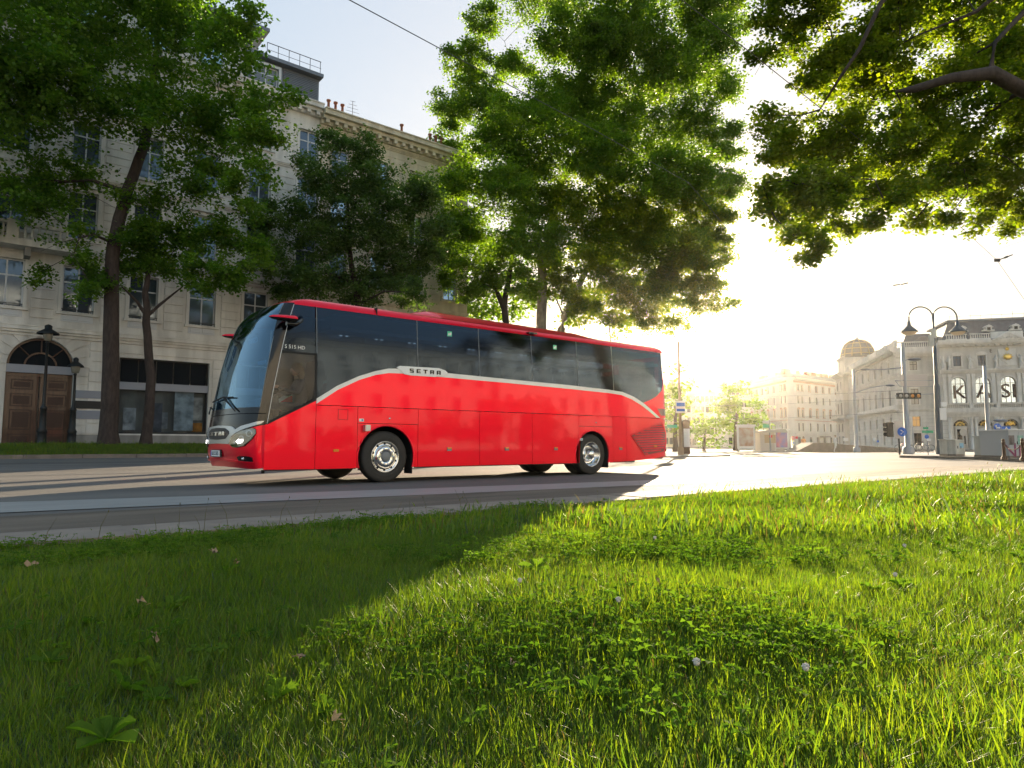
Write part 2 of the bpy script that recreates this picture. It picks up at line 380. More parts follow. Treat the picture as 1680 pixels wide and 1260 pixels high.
def trefoil(seed):
    r = random.Random(seed); q = MB()
    for _ in range(5):
        bx, by, h = r.gauss(0, .022), r.gauss(0, .022), r.uniform(.03, .07); q.tube([(bx*.3, by*.3, 0), (bx, by, h)], [.0012, .0009], 3, 0, False); a0 = r.uniform(0, 6)
        for k in range(3):
            a = a0+2.094*k; L_ = r.uniform(.010, .017); dx, dy = math.cos(a), math.sin(a); w_ = L_*.45
            q.add([(bx, by, h), (bx+dx*L_*.6-dy*w_, by+dy*L_*.6+dx*w_, h+.003), (bx+dx*L_, by+dy*L_, h-.002), (bx+dx*L_*.6+dy*w_, by+dy*L_*.6-dx*w_, h+.003)], [(0, 3, 2), (0, 2, 1)])
    return bpy.data.objects.new('trefoil', q.mesh('trefoil', GM[4]))
X, Y, Z = lawn_points(15000, .8, 8); pk = np.sin(X*1.9+.8*np.sin(Y*1.3))*np.cos(Y*2.2+X*.6)+npr.normal(0, .25, len(X)) > .35; X, Y, Z = X[pk], Y[pk], Z[pk]; m = len(X)
kind(scatter('clover', np.stack([X, Y, Z+.005], 1), np.stack([npr.normal(0, .2, m), npr.normal(0, .2, m), npr.uniform(0, 6, m)], 1), npr.uniform(.8, 1.7, m), [trefoil(1), trefoil(2), trefoil(3)]), 'stuff', 'patches of clover among the grass of the lawn')
# taller seed stalks leaning over the kerb
q = MB(); r = random.Random(5)
for _ in range(60):
    x = r.uniform(-4, 9); y = -6.3+r.uniform(-.5, .12); h = r.uniform(.12, .30); a = r.uniform(0, 6.28); lx_ = .3*h
    z0 = zlawn(x, y)
    q.tube([(x, y, z0), (x+math.cos(a)*lx_*.3, y+math.sin(a)*lx_*.3, z0+h*.6), (x+math.cos(a)*lx_, y+math.sin(a)*lx_, z0+h)], [.0022, .0018, .001], 4)
    if r.random() < .6: q.sphere((x+math.cos(a)*lx_, y+math.sin(a)*lx_, z0+h), .0035, n=6, sc=(1, 1, 3))
kind(q.obj('grass_stalks', GM[2]), 'stuff', 'tall seed stalks at the edge of the lawn by the kerb')
# fallen leaves and clover heads
DRY = mat('dead_leaf', (.32, .20, .09), rough=.8, var=.3, scale=40); DRY2 = mat('dead_leaf_pale', (.30, .20, .12), rough=.8, var=.3, scale=40)
def leaf_mesh(seed, s, m_):
    r = random.Random(seed); q = MB(); n = 9; v = [(0, 0, .012)]
    for k in range(n):
        a = 2*PI*k/n; rr = s*(.55+.45*math.cos(a)**2)*r.uniform(.8, 1.1); v.append((rr*math.cos(a), rr*math.sin(a)*.62, .012*r.uniform(-.5, 2.2)+.4*abs(math.sin(a))*s*.5))
    q.add(v, [(0, k+1, (k+1) % n+1) for k in range(n)], 0, True); q.add([(x, y, z-.0015) for x, y, z in v], [(0, (k+1) % n+1, k+1) for k in range(n)], 0, True)
    q.tube([(s, 0, .01), (s*1.5, .01, .02)], .0015, 4); return q.mesh('fallen_leaf', m_)
LF = [((50, 945), 'tan dead leaf lying in the grass at the left edge of the lawn'), ((232, 1012), 'curled beige dead leaf in dark grass, largest at the left of the lawn'),
      ((353, 930), 'reddish dead leaf in the grass just below the kerb, left of its neighbour'), ((384, 945), 'pale dead leaf in the grass near the kerb, right of a reddish one'),
      ((258, 1068), 'small pinkish dead leaf below the curled beige leaf'), ((730, 1063), 'pinkish dead leaf in the middle of the bright lawn'),
      ((497, 1095), 'orange dead leaf in the grass left of the middle of the lawn'), ((1080, 985), 'orange brown leaf standing on edge in the sunlit grass'),
      ((840, 1118), 'brown dead leaf low in the lawn under the rear of the coach'), ((545, 1192), 'rusty brown leaf near the bottom of the lawn')]
for i, ((x, y), lb) in enumerate(LF):
    P = pix_z(x, y, .14); s = (.030 if i in (1, 0) else .020)*(depth(P)/3)**.6
    o = put('fallen_leaf', leaf_mesh(i, s, DRY if i % 2 else DRY2), None, (P.x, P.y, zlawn(P.x, P.y)+.065), (rnd.uniform(-.7, .7), rnd.uniform(-.7, .7), rnd.uniform(0, 6)))
    tag(o, lb, 'leaf', 'dead leaves lying in the lawn')
CLW = mat('clover_white', (.62, .55, .5), rough=.8)
FL_ = [((853, 985), 'in the middle of the lawn below the coach'), ((1015, 1025), 'right of the middle of the lawn'), ((1075, 908), 'near the kerb where the shadow ends'),
       ((1050, 828), 'right by the kerb behind the coach shadow'), ((1144, 1137), 'in the lower right of the lawn, left of its neighbour'), ((1324, 1147), 'in the lower right of the lawn, right of its neighbour'),
       ((1485, 918), 'far right in the sunlit lawn'), ((1470, 968), 'right part of the lawn just in front of another')]
for (x, y), lb in FL_:
    P = pix_z(x, y, .16); t = thing('clover_flower', 'small white clover flower '+lb, 'flower', (P.x, P.y, zlawn(P.x, P.y)), 0, 'clover flowers in the lawn')
    q = MB(); q.sphere((0, 0, .10), .008, n=8); 
    for k in range(14): 
        a = k*2.4; e = .3+k*.09; q.tube([(0, 0, .105), (.011*math.cos(a)*math.cos(e), .011*math.sin(a)*math.cos(e), .10+.011*math.sin(e))], [.004, .0015], 4)
    q.obj('flower_head', CLW, t); q = MB(); q.tube([(0, 0, 0), (.006, 0, .06), (0, 0, .1)], .0016, 5); q.obj('stem', GM[1], t)
# ================================================================ trees
LG = dict(dark=leafmat('leaf_dark', (.050, .110, .014), (.115, .190, .022), .5, (2.0, 2.3, .5), attr=True),
          mid=leafmat('leaf_mid', (.060, .120, .016), (.130, .200, .026), .55, (2.2, 2.3, .4), attr=True),
          cool=leafmat('leaf_cool', (.055, .105, .030), (.100, .165, .045), .5, (1.8, 1.9, .7), attr=True),
          gold=leafmat('leaf_gold', (.065, .120, .012), (.145, .190, .018), .6, (2.3, 2.2, .35), attr=True))
BARKD = mat('bark_dark', (.050, .036, .030), rough=.95, var=.35, scale=9, bump=.8, bscale=14, stretch=(1, 1, .35))
BARKP = mat('bark_plane', (.26, .23, .18), rough=.85, var=.45, scale=3.5, bump=.4, bscale=12, stretch=(1, 1, .5))
def crown(parent, blobs, kind_, ls, lai, seed, nbr=18):
    """leaves, two triangles each, in clumps that fill the blobs (centre, radius[, density]) in the tree's own space"""
    r = np.random.RandomState(seed); CC = []; TT = []; la = ls*ls*.40*.5
    for b in blobs:
        c, R = np.array(b[0]), b[1]; k = b[2] if len(b) > 2 else 1
        n = int(PI*R*R*lai*k/la); ncl = max(6, int(n/nbr/6)); ncl = min(ncl, 80)
        w_ = r.dirichlet(np.ones(ncl)*1.6); 
        for j in range(ncl):
            d = r.normal(0, 1, 3); d /= np.linalg.norm(d); cc = c+d*np.array((1, 1, .88))*R*r.uniform(.3, .98); cr = R*r.uniform(.28, .55)
            m = max(8, int(n*w_[j])); nsp = max(2, m//nbr); q_ = r.normal(0, 1, (nsp, 3)); q_ /= np.linalg.norm(q_, axis=1)[:, None]
            sp_ = cc+q_*np.array((1, 1, .6))*cr*r.uniform(.2, 1.08, (nsp, 1)); k_ = r.randint(0, nsp, m)
            CC.append(sp_[k_]+r.normal(0, 1, (m, 3))*np.array((1, 1, .6))*ls*1.25); TT.append(r.uniform(0, 1, nsp)[k_])
    P = np.concatenate(CC); rv = np.concatenate(TT); m = len(P)
    nn = r.normal(0, .5, (m, 3)); nn[:, 2] += .9; nn /= np.linalg.norm(nn, axis=1)[:, None]
    t_ = r.normal(0, 1, (m, 3)); u = np.cross(nn, t_); u /= np.linalg.norm(u, axis=1)[:, None]; w_ = np.cross(nn, u)
    L_ = (ls*r.uniform(.65, 1.3, m))[:, None]; wd = L_*r.uniform(.34, .5, (m, 1)); 
    V = np.empty((m, 4, 3), np.float32); V[:, 0] = P; V[:, 1] = P+u*L_*.45+w_*wd-nn*L_*.10; V[:, 2] = P+u*L_-nn*L_*.3; V[:, 3] = P+u*L_*.45-w_*wd-nn*L_*.10
    i4 = np.arange(m)[:, None]*4; F = np.concatenate([i4+np.array([0, 1, 2]), i4+np.array([0, 2, 3])], 1).reshape(-1)
    me = bpy.data.meshes.new('crown'); me.vertices.add(4*m); me.vertices.foreach_set('co', V.ravel()); me.loops.add(6*m); me.loops.foreach_set('vertex_index', F.astype(np.int32))
    me.polygons.add(2*m); me.polygons.foreach_set('loop_start', np.arange(2*m, dtype=np.int32)*3)
    at = me.attributes.new('rnd', 'FLOAT', 'POINT'); at.data.foreach_set('value', np.repeat(rv, 4).astype(np.float32))
    me.materials.append(LG[kind_]); me.update(); LEAVES.append(m)
    return put('crown', me, parent), m
LEAVES = []
def tree(label, base, trunk, blobs, bark, kind_='mid', ls=.2, lai=1.5, group=None, seed=1, limbs=None, r0=.3, name='tree', extra=None):
    """trunk: points above base with radii; blobs in world space"""
    t = thing(name, label, 'tree', base, 0, group); B = Vector(base)
    q = MB(); pts = [Vector(p)-B for p, _ in trunk]; rr = [x for _, x in trunk]
    sub = []; sr = []
    for i in range(len(pts)-1):
        for k in range(4): sub.append(pts[i].lerp(pts[i+1], k/4)+Vector((rnd.gauss(0, .02), rnd.gauss(0, .02), 0))); sr.append(rr[i]+(rr[i+1]-rr[i])*k/4)
    sub.append(pts[-1]); sr.append(rr[-1]); sr[0] *= 1.35
    q.tube(sub, sr, 12)
    r = random.Random(seed)
    nodes = [(p, min(sr[i], .22)) for i, p in enumerate(sub) if i > len(sub)*.35]
    if extra:
        for P_, R_ in extra: nodes += [(Vector(p)-B, r_) for p, r_ in zip(P_, R_)]
    todo = [(Vector(b[0])-B, b[1]) for b in blobs]
    while todo:      # each clump grows from the nearest wood that is already there
        best = None
        for j, (c, R) in enumerate(todo):
            for (p, r_) in nodes:
                dd = (p-c).length+max(0, p.z-c.z)*.8
                if best is None or dd < best[0]: best = (dd, j, p, r_)
        _, j, a, ra = best; c, R = todo.pop(j); rad0 = max(.02, min(ra*.7, .03+.035*R)); e1 = rad0*.45
        mid = a.lerp(c, .5)+Vector((r.gauss(0, .12), r.gauss(0, .12), .10))*(c-a).length
        q.tube([a, a.lerp(mid, .5), mid, mid.lerp(c, .5), c], [rad0, rad0*.85, rad0*.7, rad0*.57, e1], 6)
        nodes += [(mid, rad0*.7), (c, e1)]
        for _ in range(4):
            e = c+Vector((r.gauss(0, 1), r.gauss(0, 1), r.gauss(0, .7)))*R*.55; q.tube([mid.lerp(c, r.uniform(.2, .9)), c.lerp(e, .5)+Vector((0, 0, .06*R)), e], [e1*.6, e1*.35, .006], 4)
    if extra:
        for P_, R_ in extra: q.tube([Vector(p)-B for p in P_], R_, 9)
    q.obj('trunk', bark, t)
    o, m = crown(t, [((Vector(b[0])-B)[:],)+tuple(b[1:]) for b in blobs], kind_, ls, lai, seed)
    return t
def pb(L, t, dt=1.5, seed=0):
    """blob list given where it stands in the photograph at depth about t"""
    r = random.Random(seed); out = []
    for e in L:
        x, y, R = e[:3]; tt = t+r.uniform(-dt, dt); out.append((tuple(pix(x, y, tt)), R*tt/FOC)+tuple(e[3:]))
    return out
gz = .55   # ground level of the far green strip
def P3(x, y, Y): return tuple(pix_y(x, y, Y))
# the big tree at the left
tA = pix_y(178, 728, 24.5)
tree('tall dark tree right of the arched gate, its crown filling the upper left', (tA.x, tA.y, .45),
     [((tA.x, tA.y, .4), .42), (P3(182, 600, 24.5), .36), (P3(183, 420, 24.5), .30), (P3(200, 340, 24.5), .27), (P3(236, 240, 24.5), .22), (P3(255, 120, 24.3), .15), (P3(260, -40, 24.3), .06)],
     pb([(40, 40, 120), (170, 10, 125), (300, 40, 100), (370, 90, 60), (40, 190, 100), (170, 150, 90), (290, 190, 95), (380, 210, 70), (430, 230, 55), (445, 160, 45), (95, 300, 75), (30, 330, 60, .6), (330, 290, 60), (410, 300, 45), (130, 390, 50, .6), (60, 450, 32, .5), (230, -120, 130), (60, -120, 130), (360, -50, 60), (395, 20, 40), (-60, 100, 120), (-60, 300, 90), (260, 330, 60, .6), (150, 470, 30, .5)], 31, 2.5, 1),
     BARKD, 'dark', ls=.16, lai=1.6, seed=11, name='tree', group='trees along the far side of the road')
tB = pix_y(240, 726, 24.5)
tree('small forked tree before the shop window, between big tree and coach', (tB.x, tB.y, .5),
     [((tB.x, tB.y, .45), .26), (P3(247, 620, 24.5), .21), (P3(240, 530, 24.5), .18), (P3(238, 480, 24.5), .14), (P3(250, 420, 24.5), .08)],
     pb([(215, 440, 42), (270, 430, 48), (330, 445, 42), (385, 450, 38), (300, 390, 48), (370, 390, 45), (425, 420, 34), (160, 460, 32), (230, 380, 45), (410, 350, 36, .6)], 32.5, 1.6, 2),
     BARKD, 'dark', ls=.15, lai=2.1, seed=12, group='trees along the far side of the road',
     extra=[([P3(238, 515, 24.5), P3(225, 495, 24.5), P3(200, 470, 24.5)], [.09, .07, .03]), ([P3(240, 520, 24.5), P3(262, 500, 24.5), P3(300, 470, 24.3)], [.09, .07, .03])])
tC = pix_y(592, 735, 24.5)
tree('mid sized bushy tree standing behind the front half of the coach before the ochre house', (tC.x, tC.y, .4),
     [((tC.x, tC.y, .3), .30), (P3(590, 600, 24.5), .25), (P3(588, 500, 24.5), .21), (P3(575, 430, 24.5), .15), (P3(570, 330, 24.5), .08)],
     pb([(525, 290, 48), (600, 300, 60), (560, 370, 70), (480, 360, 50), (650, 370, 62), (690, 310, 45), (440, 420, 42), (640, 440, 55), (545, 235, 30), (520, 450, 52), (700, 420, 38), (590, 250, 34), (470, 470, 35), (420, 370, 32, .6), (590, 470, 50), (680, 480, 30), (715, 380, 30)], 40, 2, 3),
     BARKD, 'cool', ls=.15, lai=2.1, seed=13, group='trees along the far side of the road')
tD = pix_y(832, 745, 24.5)
tree('dark trunked tree with a forked stem behind the middle of the coach', (tD.x, tD.y, .3),
     [((tD.x, tD.y, .2), .33), (P3(832, 560, 24.5), .26), (P3(828, 500, 24.5), .22), (P3(838, 440, 24.5), .16), (P3(850, 350, 24.5), .08)],
     pb([(770, 370, 55), (820, 300, 62), (750, 300, 48), (850, 400, 50), (750, 430, 40), (800, 450, 42), (870, 330, 55), (735, 370, 32), (900, 400, 45), (770, 480, 26), (860, 470, 30), (725, 470, 24, .6)], 47, 2, 4),
     BARKD, 'mid', ls=.16, lai=2.6, seed=14, group='trees along the far side of the road',
     extra=[([P3(828, 510, 24.5), P3(812, 470, 24.5), P3(800, 430, 24.5)], [.2, .15, .06])])
tE = pix_y(888, 745, 25.5)
tree('tallest tree, a pale barked plane whose crown towers above the middle of the coach', (tE.x, tE.y, .2),
     [((tE.x, tE.y, .1), .48), (P3(888, 560, 25.5), .40), (P3(890, 420, 25.5), .34), (P3(925, 290, 25.5), .27), (P3(1000, 160, 25.5), .2), (P3(1005, 20, 25.5), .12), (P3(1010, -100, 25.5), .05)],
     pb([(765, 95, 42), (795, 35, 34), (745, 180, 40), (735, 250, 38), (790, 160, 46), (840, 110, 36), (850, 200, 60), (925, 60, 62), (910, -30, 80), (990, 110, 66), (930, 160, 62), (1045, 40, 70), (1060, -70, 90), (1110, 110, 60), (1030, 210, 70), (1130, 210, 58), (1180, 150, 36), (950, 250, 66), (870, 270, 52), (1185, 240, 32), (1150, 60, 50), (1190, 60, 40), (1200, -20, 60), (800, 230, 42), (960, -120, 90), (1120, -130, 90), (1085, 280, 58), (1195, 300, 32), (1010, 270, 56), (1150, 290, 46), (1070, 130, 56), (970, 190, 56), (890, 180, 50), (1160, 120, 44), (1000, 50, 56), (1150, 0, 60), (1205, 210, 22), (820, 190, 40)], 50, 3, 5),
     BARKP, 'mid', ls=.17, lai=3.0, seed=15, group='trees along the far side of the road',
     extra=[([P3(1000, 170, 25.5), P3(1020, 90, 25.5), P3(1025, -20, 25.5)], [.16, .12, .05])])
tF = pix_y(905, 745, 27)
tree('leaning pale trunked tree behind the rear of the coach with low backlit branches', (tF.x, tF.y, .2),
     [((tF.x, tF.y, .1), .40), (P3(910, 600, 27), .34), (P3(925, 520, 27), .30), (P3(958, 450, 27), .26), (P3(1010, 380, 27), .18), (P3(1060, 300, 27), .08)],
     pb([(1080, 340, 58), (1150, 330, 42), (1000, 330, 58), (930, 340, 52), (1120, 410, 46), (1040, 410, 50), (975, 430, 42), (1165, 475, 20), (1185, 390, 22), (905, 430, 34, .7), (1090, 470, 36), (1135, 490, 34), (1020, 480, 42), (960, 500, 34), (1060, 520, 32), (1195, 500, 14), (1170, 420, 36), (1110, 530, 24), (1010, 530, 26, .8), (1150, 460, 34), (1100, 440, 44), (1060, 380, 50), (1140, 380, 44), (1180, 350, 30), (1070, 480, 38), (1175, 500, 20), (920, 470, 36), (985, 380, 46)], 50, 2.5, 6),
     BARKP, 'gold', ls=.16, lai=2.8, seed=16, group='trees along the far side of the road')
print_leaves = lambda: print('LEAVES', sum(LEAVES), LEAVES)
def far_tree(label, x, yb, t, blobs, k, seed, group='trees on the far side of the square'):
    b = pix(x, yb, t); b = Vector((b.x, b.y, -.02))
    top = min(e[1] for e in blobs)
    return tree(label, b[:], [(b[:], .3), (tuple(pix(x, (yb+top)/2+20, t)), .22), (tuple(pix(x+2, (yb+top)/2-10, t)), .1)], pb(blobs, t, 2.5, seed), BARKD, k, ls=.42, lai=1.3, seed=seed, group=group)
far_tree('round leafy tree before the corner building across the square', 1207, 738, 88, [(1205, 665, 24), (1230, 690, 20), (1180, 690, 20), (1215, 642, 14), (1195, 640, 13), (1240, 660, 14), (1210, 700, 20), (1245, 700, 13), (1190, 660, 18), (1176, 668, 12), (1250, 680, 10)], 'mid', 21)
far_tree('lower bushy tree left of the round one across the square', 1155, 738, 84, [(1150, 695, 15), (1165, 705, 14), (1140, 708, 12), (1158, 720, 10), (1178, 722, 9)], 'mid', 22)
far_tree('sun bleached tree just right of the rear of the coach', 1108, 738, 78, [(1108, 640, 18), (1122, 660, 14), (1100, 680, 16), (1118, 700, 13), (1104, 610, 12), (1092, 650, 14), (1127, 630, 8)], 'gold', 23)
far_tree('leafy tree further back whose crown fills the gap left of the pale plane trunk', 800, 740, 64, [(760, 440, 34), (800, 420, 44), (790, 480, 40), (840, 460, 40), (750, 490, 30), (830, 500, 34), (870, 490, 30), (860, 420, 34), (735, 455, 22), (780, 520, 26)], 'mid', 24, group='trees along the far side of the road')
far_tree('backlit tree further back between the pale plane trunk and the rear of the coach', 1000, 740, 66, [(960, 420, 40), (1010, 450, 44), (1050, 480, 38), (980, 490, 38), (930, 480, 32), (1080, 510, 28), (1030, 520, 28), (1000, 400, 36), (1090, 460, 30), (945, 520, 22)], 'gold', 25, group='trees along the far side of the road')
# the overhanging tree at the upper right
zb = pix(1960, 760, 17.5); zb = Vector((zb.x, zb.y, .05)); r = random.Random(31)
PG = [(1232, -160), (1236, 0), (1245, 60), (1238, 150), (1232, 240), (1226, 330), (1272, 372), (1300, 400), (1312, 432), (1345, 425), (1400, 392), (1450, 378), (1530, 388), (1555, 365), (1600, 348), (1612, 385), (1640, 372), (1690, 385), (1900, 360), (1900, -160)]
def inpoly(x, y, P):
    c = False
    for i in range(len(P)):
        (x0, y0), (x1, y1) = P[i], P[i-1]
        if (y0 > y) != (y1 > y) and x < (x1-x0)*(y-y0)/(y1-y0)+x0: c = not c
    return c
bl = []; tries = 0
while len(bl) < 125 and tries < 9000:
    tries += 1; x, y = r.uniform(1230, 1880), r.uniform(-150, 430); R = r.uniform(30, 56)
    if all(inpoly(x+R*.85*math.cos(a), y+R*.85*math.sin(a), PG) for a in (0, .8, 1.6, 2.4, 3.1, 3.9, 4.7, 5.5)) and all(math.hypot(x-b[0], y-b[1]) > 21 for b in bl): bl.append((x, y, R, .9))
bl += [(1322, 420, 22, 1.3), (1265, 345, 26, 1.2), (1252, 300, 24, 1.2), (1605, 368, 22, 1.3), (1300, 385, 28, 1.2), (1340, 398, 28, 1.2), (1262, 25, 34), (1290, -25, 40), (1256, 95, 26, 1.2), (1252, 190, 26), (1655, 362, 26, 1.2), (1380, 375, 28, 1.1), (1430, 358, 28, 1.1), (1500, 362, 28, 1.1), (1550, 362, 26, 1.1), (1300, 60, 40), (1345, 20, 40), (1640, 250, 44), (1600, 300, 44), (1660, 190, 40)]
def Zp(x, y, t=17.5): return tuple(pix(x, y, t))
tree('tree on the lawn with a dark bough, leaves hanging into the upper right', zb[:],
     [(zb[:], .45), (Zp(1950, 500), .38), (Zp(1930, 320), .34), (Zp(1900, 180), .30), (Zp(1880, 0), .2), (Zp(1860, -180), .08)],
     pb(bl, 17.5, 2.6, 7), BARKD, 'gold', ls=.095, lai=2.3, seed=17,
     extra=[([Zp(1930, 230), Zp(1790, 185, 16), Zp(1680, 148, 14.4), Zp(1628, 120, 14.3), Zp(1560, 128, 14.3), Zp(1500, 146, 14.4), Zp(1470, 150, 14.6)], [.22, .17, .15, .15, .10, .08, .03]),
            ([Zp(1626, 112, 14.3), Zp(1632, 70, 14.4), Zp(1660, 40, 14.6), Zp(1700, 0, 15)], [.06, .045, .05, .07]),
            ([Zp(1560, -120, 15), Zp(1445, 5, 14.4), Zp(1410, 80, 14.4), Zp(1370, 140, 14.5), Zp(1345, 180, 15)], [.06, .05, .04, .03, .012]), ([Zp(1700, -60, 14.4), Zp(1600, 20, 14.6), Zp(1500, 60, 15)], [.07, .04, .012]),
            ([Zp(1620, 125), Zp(1600, 150), Zp(1560, 170)], [.05, .03, .01])])
# trees and hedge on the near side, behind the photographer: the coach's paint and glass mirror them
for i, (x, y, s, lb) in enumerate(((-16, -46, .9, 'broad park tree behind the lawn, the western one'), (42, -42, .72, 'broad park tree behind the lawn, the eastern one'))):
    rr = random.Random(50+i)
    bb = [((x+rr.gauss(0, 3.0)*s, y+rr.gauss(0, 2.6)*s, 3.6*s+rr.uniform(0, 5.5)*s), rr.uniform(1.5, 2.4)*s, .6) for _ in range(16)]
    tree(lb, (x, y, .1), [((x, y, .05), .4), ((x, y, 3*s), .32), ((x+.3, y, 6*s), .2), ((x, y, 9*s), .06)], bb, BARKD, 'mid', ls=.42, lai=1.6, seed=60+i, group='park trees on the near side')
hg = thing('hedge', 'long dense green hedge at the far edge of the lawn behind the photographer', 'hedge', (30, -43, .1))
rr = random.Random(77)
crown(hg, [((x+rr.uniform(-1, 1), rr.uniform(-1, 1), rr.uniform(.9, 1.6)+1.0*math.sin(x*.21)+.5*math.sin(x*.63)), rr.uniform(1.2, 1.7)) for x in np.arange(-48, 52, 2.0)], 'dark', .42, 1.6, 78)
print_leaves()
# far side of the road: kerb, green verge, pavement in front of the houses
VX0, VX1 = -34, 35
def zverge(x, y): return .345+.33*sstep(21.3, 24.0, y)-.08*sstep(26, 28, y)
k2 = MB().box(0, 0, -.2, 1.98, .3, .16).mesh('kerb_stone', CONC); kr2 = bpy.data.objects.new('kerb', None); link(kr2); kind(kr2, 'structure')
for i in range(34): put('kerb_stone', k2, kr2, (VX0+2*i+.5, 21.0, .20+rnd.uniform(-.004, .004)))
kind(sheet('verge', list(np.linspace(VX0, VX1, 50)), [21.3, 22, 23, 24, 25, 26, 26.8], zverge, SOIL), 'structure')
kind(sheet('pavement', [VX0, -10, 12, VX1], [26.8, 28, 29.3], lambda x, y: zverge(x, 26.8)+.01, STONE), 'structure')
npr2 = np.random.RandomState(9); n = 17000; X = npr2.uniform(VX0, VX1, n)*.9; Y = npr2.uniform(21.32, 26.7, n); Z = np.array([zverge(x, y) for x, y in zip(X, Y)])
kind(scatter('verge_grass', np.stack([X, Y, Z], 1), np.stack([npr2.normal(0, .15, n), npr2.normal(0, .15, n), npr2.uniform(0, 6.28, n)], 1), npr2.uniform(.8, 1.5, n), TF), 'stuff', 'sunlit strip of grass between the far kerb and the houses')
def island(name, pts, top=.13, m=None):
    q = MB(); n = len(pts); v = [(p[0], p[1], top) for p in pts]+[(p[0], p[1], -.05) for p in pts]
    q.add(v, [tuple(range(n))]+[(i, (i+1) % n, (i+1) % n+n, i+n) for i in range(n)]); o = q.obj(name, m or STONE); kind(o, 'structure')
    P = [Vector((p[0], p[1], 0)) for p in pts]; q = MB()
    for i in range(n):
        a, b = P[i], P[(i+1) % n]; d = (b-a); L_ = d.length; d.normalize(); nn = Vector((d.y, -d.x, 0)); k = max(1, int(L_/1.6))
        for j in range(k):
            s0, s1 = a+d*(L_*j/k+.01), a+d*(L_*(j+1)/k-.01); w = [s0+nn*.012, s1+nn*.012, s1-nn*.25, s0-nn*.25]
            mm = MB().add([(p.x, p.y, -.04) for p in w]+[(p.x, p.y, top+.012) for p in w], [(0, 1, 2, 3), (4, 5, 6, 7), (0, 1, 5, 4), (1, 2, 6, 5), (2, 3, 7, 6), (3, 0, 4, 7)])
            put('kerb_stone', mm.mesh('kerb_stone', CONC), o)
    return o
def zp(x, y, z=0): p = pix_z(x, y, z); return (p.x, p.y)
island('traffic_island', [zp(1476, 751), zp(1540, 752.3), zp(1610, 754.6), zp(1700, 759.5), zp(1760, 762), zp(1760, 747), zp(1600, 744), zp(1484, 744.5)])
island('traffic_island', [zp(1192, 749.8), zp(1150, 751.2), zp(1092, 752.5), zp(1040, 753.2), zp(1040, 745.5), zp(1100, 745.0), zp(1160, 746.5)])
a = [Vector((109.33, 31.78, 0))]; e1 = Vector((math.cos(math.radians(35.3)), math.sin(math.radians(35.3)), 0)); e2 = Vector((math.cos(math.radians(-54.7)), math.sin(math.radians(-54.7)), 0))
def pl(s, t_): p = a[0]+e1*s+e2*t_; return (p.x, p.y)
island('pavement', [pl(-9, -5), pl(-11, 34), pl(12, 34), pl(52, 0), pl(52, -5)][::1], top=.10)
PAL = mat('square_paving', (.30, .28, .25), rough=.62, var=.12, scale=.25, bump=.2, bscale=30, stretch=(.2, 1, 1))
for (xa, ya, xb, yb, wd) in ((1460, 757.5, 1600, 758.5, .16), (1230, 752, 1420, 751, .14), (1130, 765, 1330, 760, .15)):
    p, q_ = pix_z(xa, ya, .005), pix_z(xb, yb, .005); d = (q_-p).normalized(); nn = Vector((-d.y, d.x, 0))*wd
    kind(MB().add([p-nn, q_-nn, q_+nn, p+nn], [(0, 1, 2, 3)]).obj('lane_line', PAINT), 'structure')
# tram rails curving across the square, flush with the road
RAIL = mat('rail_steel', (.22, .20, .18), rough=.35, metal=.8)
for off in (0, 1.435, 3.6, 5.035):
    q = MB(); pts = [Vector((-30+6*i, 12.5+off-.9*sstep(25, 90, -30+6*i)*(6*i-55)*.25, 0)) for i in range(36)]; v = []
    for i, p in enumerate(pts):
        d = (pts[min(i+1, 35)]-pts[max(0, i-1)]).normalized(); nn = Vector((-d.y, d.x, 0))*.035; z = zroad(p.x, min(p.y, 21))+.005; v += [(p.x-nn.x, p.y-nn.y, z), (p.x+nn.x, p.y+nn.y, z)]
    q.add(v, [(2*i, 2*i+2, 2*i+3, 2*i+1) for i in range(35)]); kind(q.obj('tram_rail', RAIL), 'structure')
# ================================================================ the coach
W = 2.55
RED = mat('coach_red_paint', (0.90, 0.004, 0.028), rough=0.34, coat=0.42, spec=0.15, metal=0.6)
BLACKG = mat('gloss_black', (0.004, 0.004, 0.005), rough=0.14, coat=0.2, spec=.4)
RUB = mat('rubber_black', (0.012, 0.012, 0.012), rough=0.7)
TYRE = mat('tyre_rubber', (0.035, 0.032, 0.029), rough=0.75, bump=0.15, bscale=60)
CHROME = mat('polished_alloy', (0.75, 0.75, 0.76), rough=0.16, metal=1.0)
SILVER = mat('satin_silver', (0.50, 0.52, 0.55), rough=0.28, metal=0.7)
WHITEP = mat('white_paint', (0.85, 0.84, 0.82), rough=0.3, coat=0.5)
DARK = mat('dark_underbody', (0.012, 0.012, 0.012), rough=0.9)
COACHGL = glass('coach_side_glass', (0.30, 0.35, 0.42), base=0.06, graz=0.50, rough=.07, gcol=(0.50, 0.66, 0.86))
DRVGL = glass('driver_window_glass', (0.85, 0.86, 0.86), base=0.02, graz=0.13, rough=.08)
SCREEN = glass('windscreen_glass', (0.45, 0.60, 0.72), base=0.12, graz=0.65, gcol=(0.60, 0.84, 1.0))
AMBER = mat('amber_lens', (0.9, 0.28, 0.02), rough=0.25, coat=0.5)
GREYP = mat('grey_plastic', (0.22, 0.23, 0.24), rough=0.5)
SEATM = mat('seat_fabric', (0.03, 0.033, 0.045), rough=0.9)
CEILM = mat('coach_ceiling', (0.35, 0.35, 0.35), rough=0.8)
def itp(z, T): return float(np.interp(z, [a for a, b in T], [b for a, b in T]))
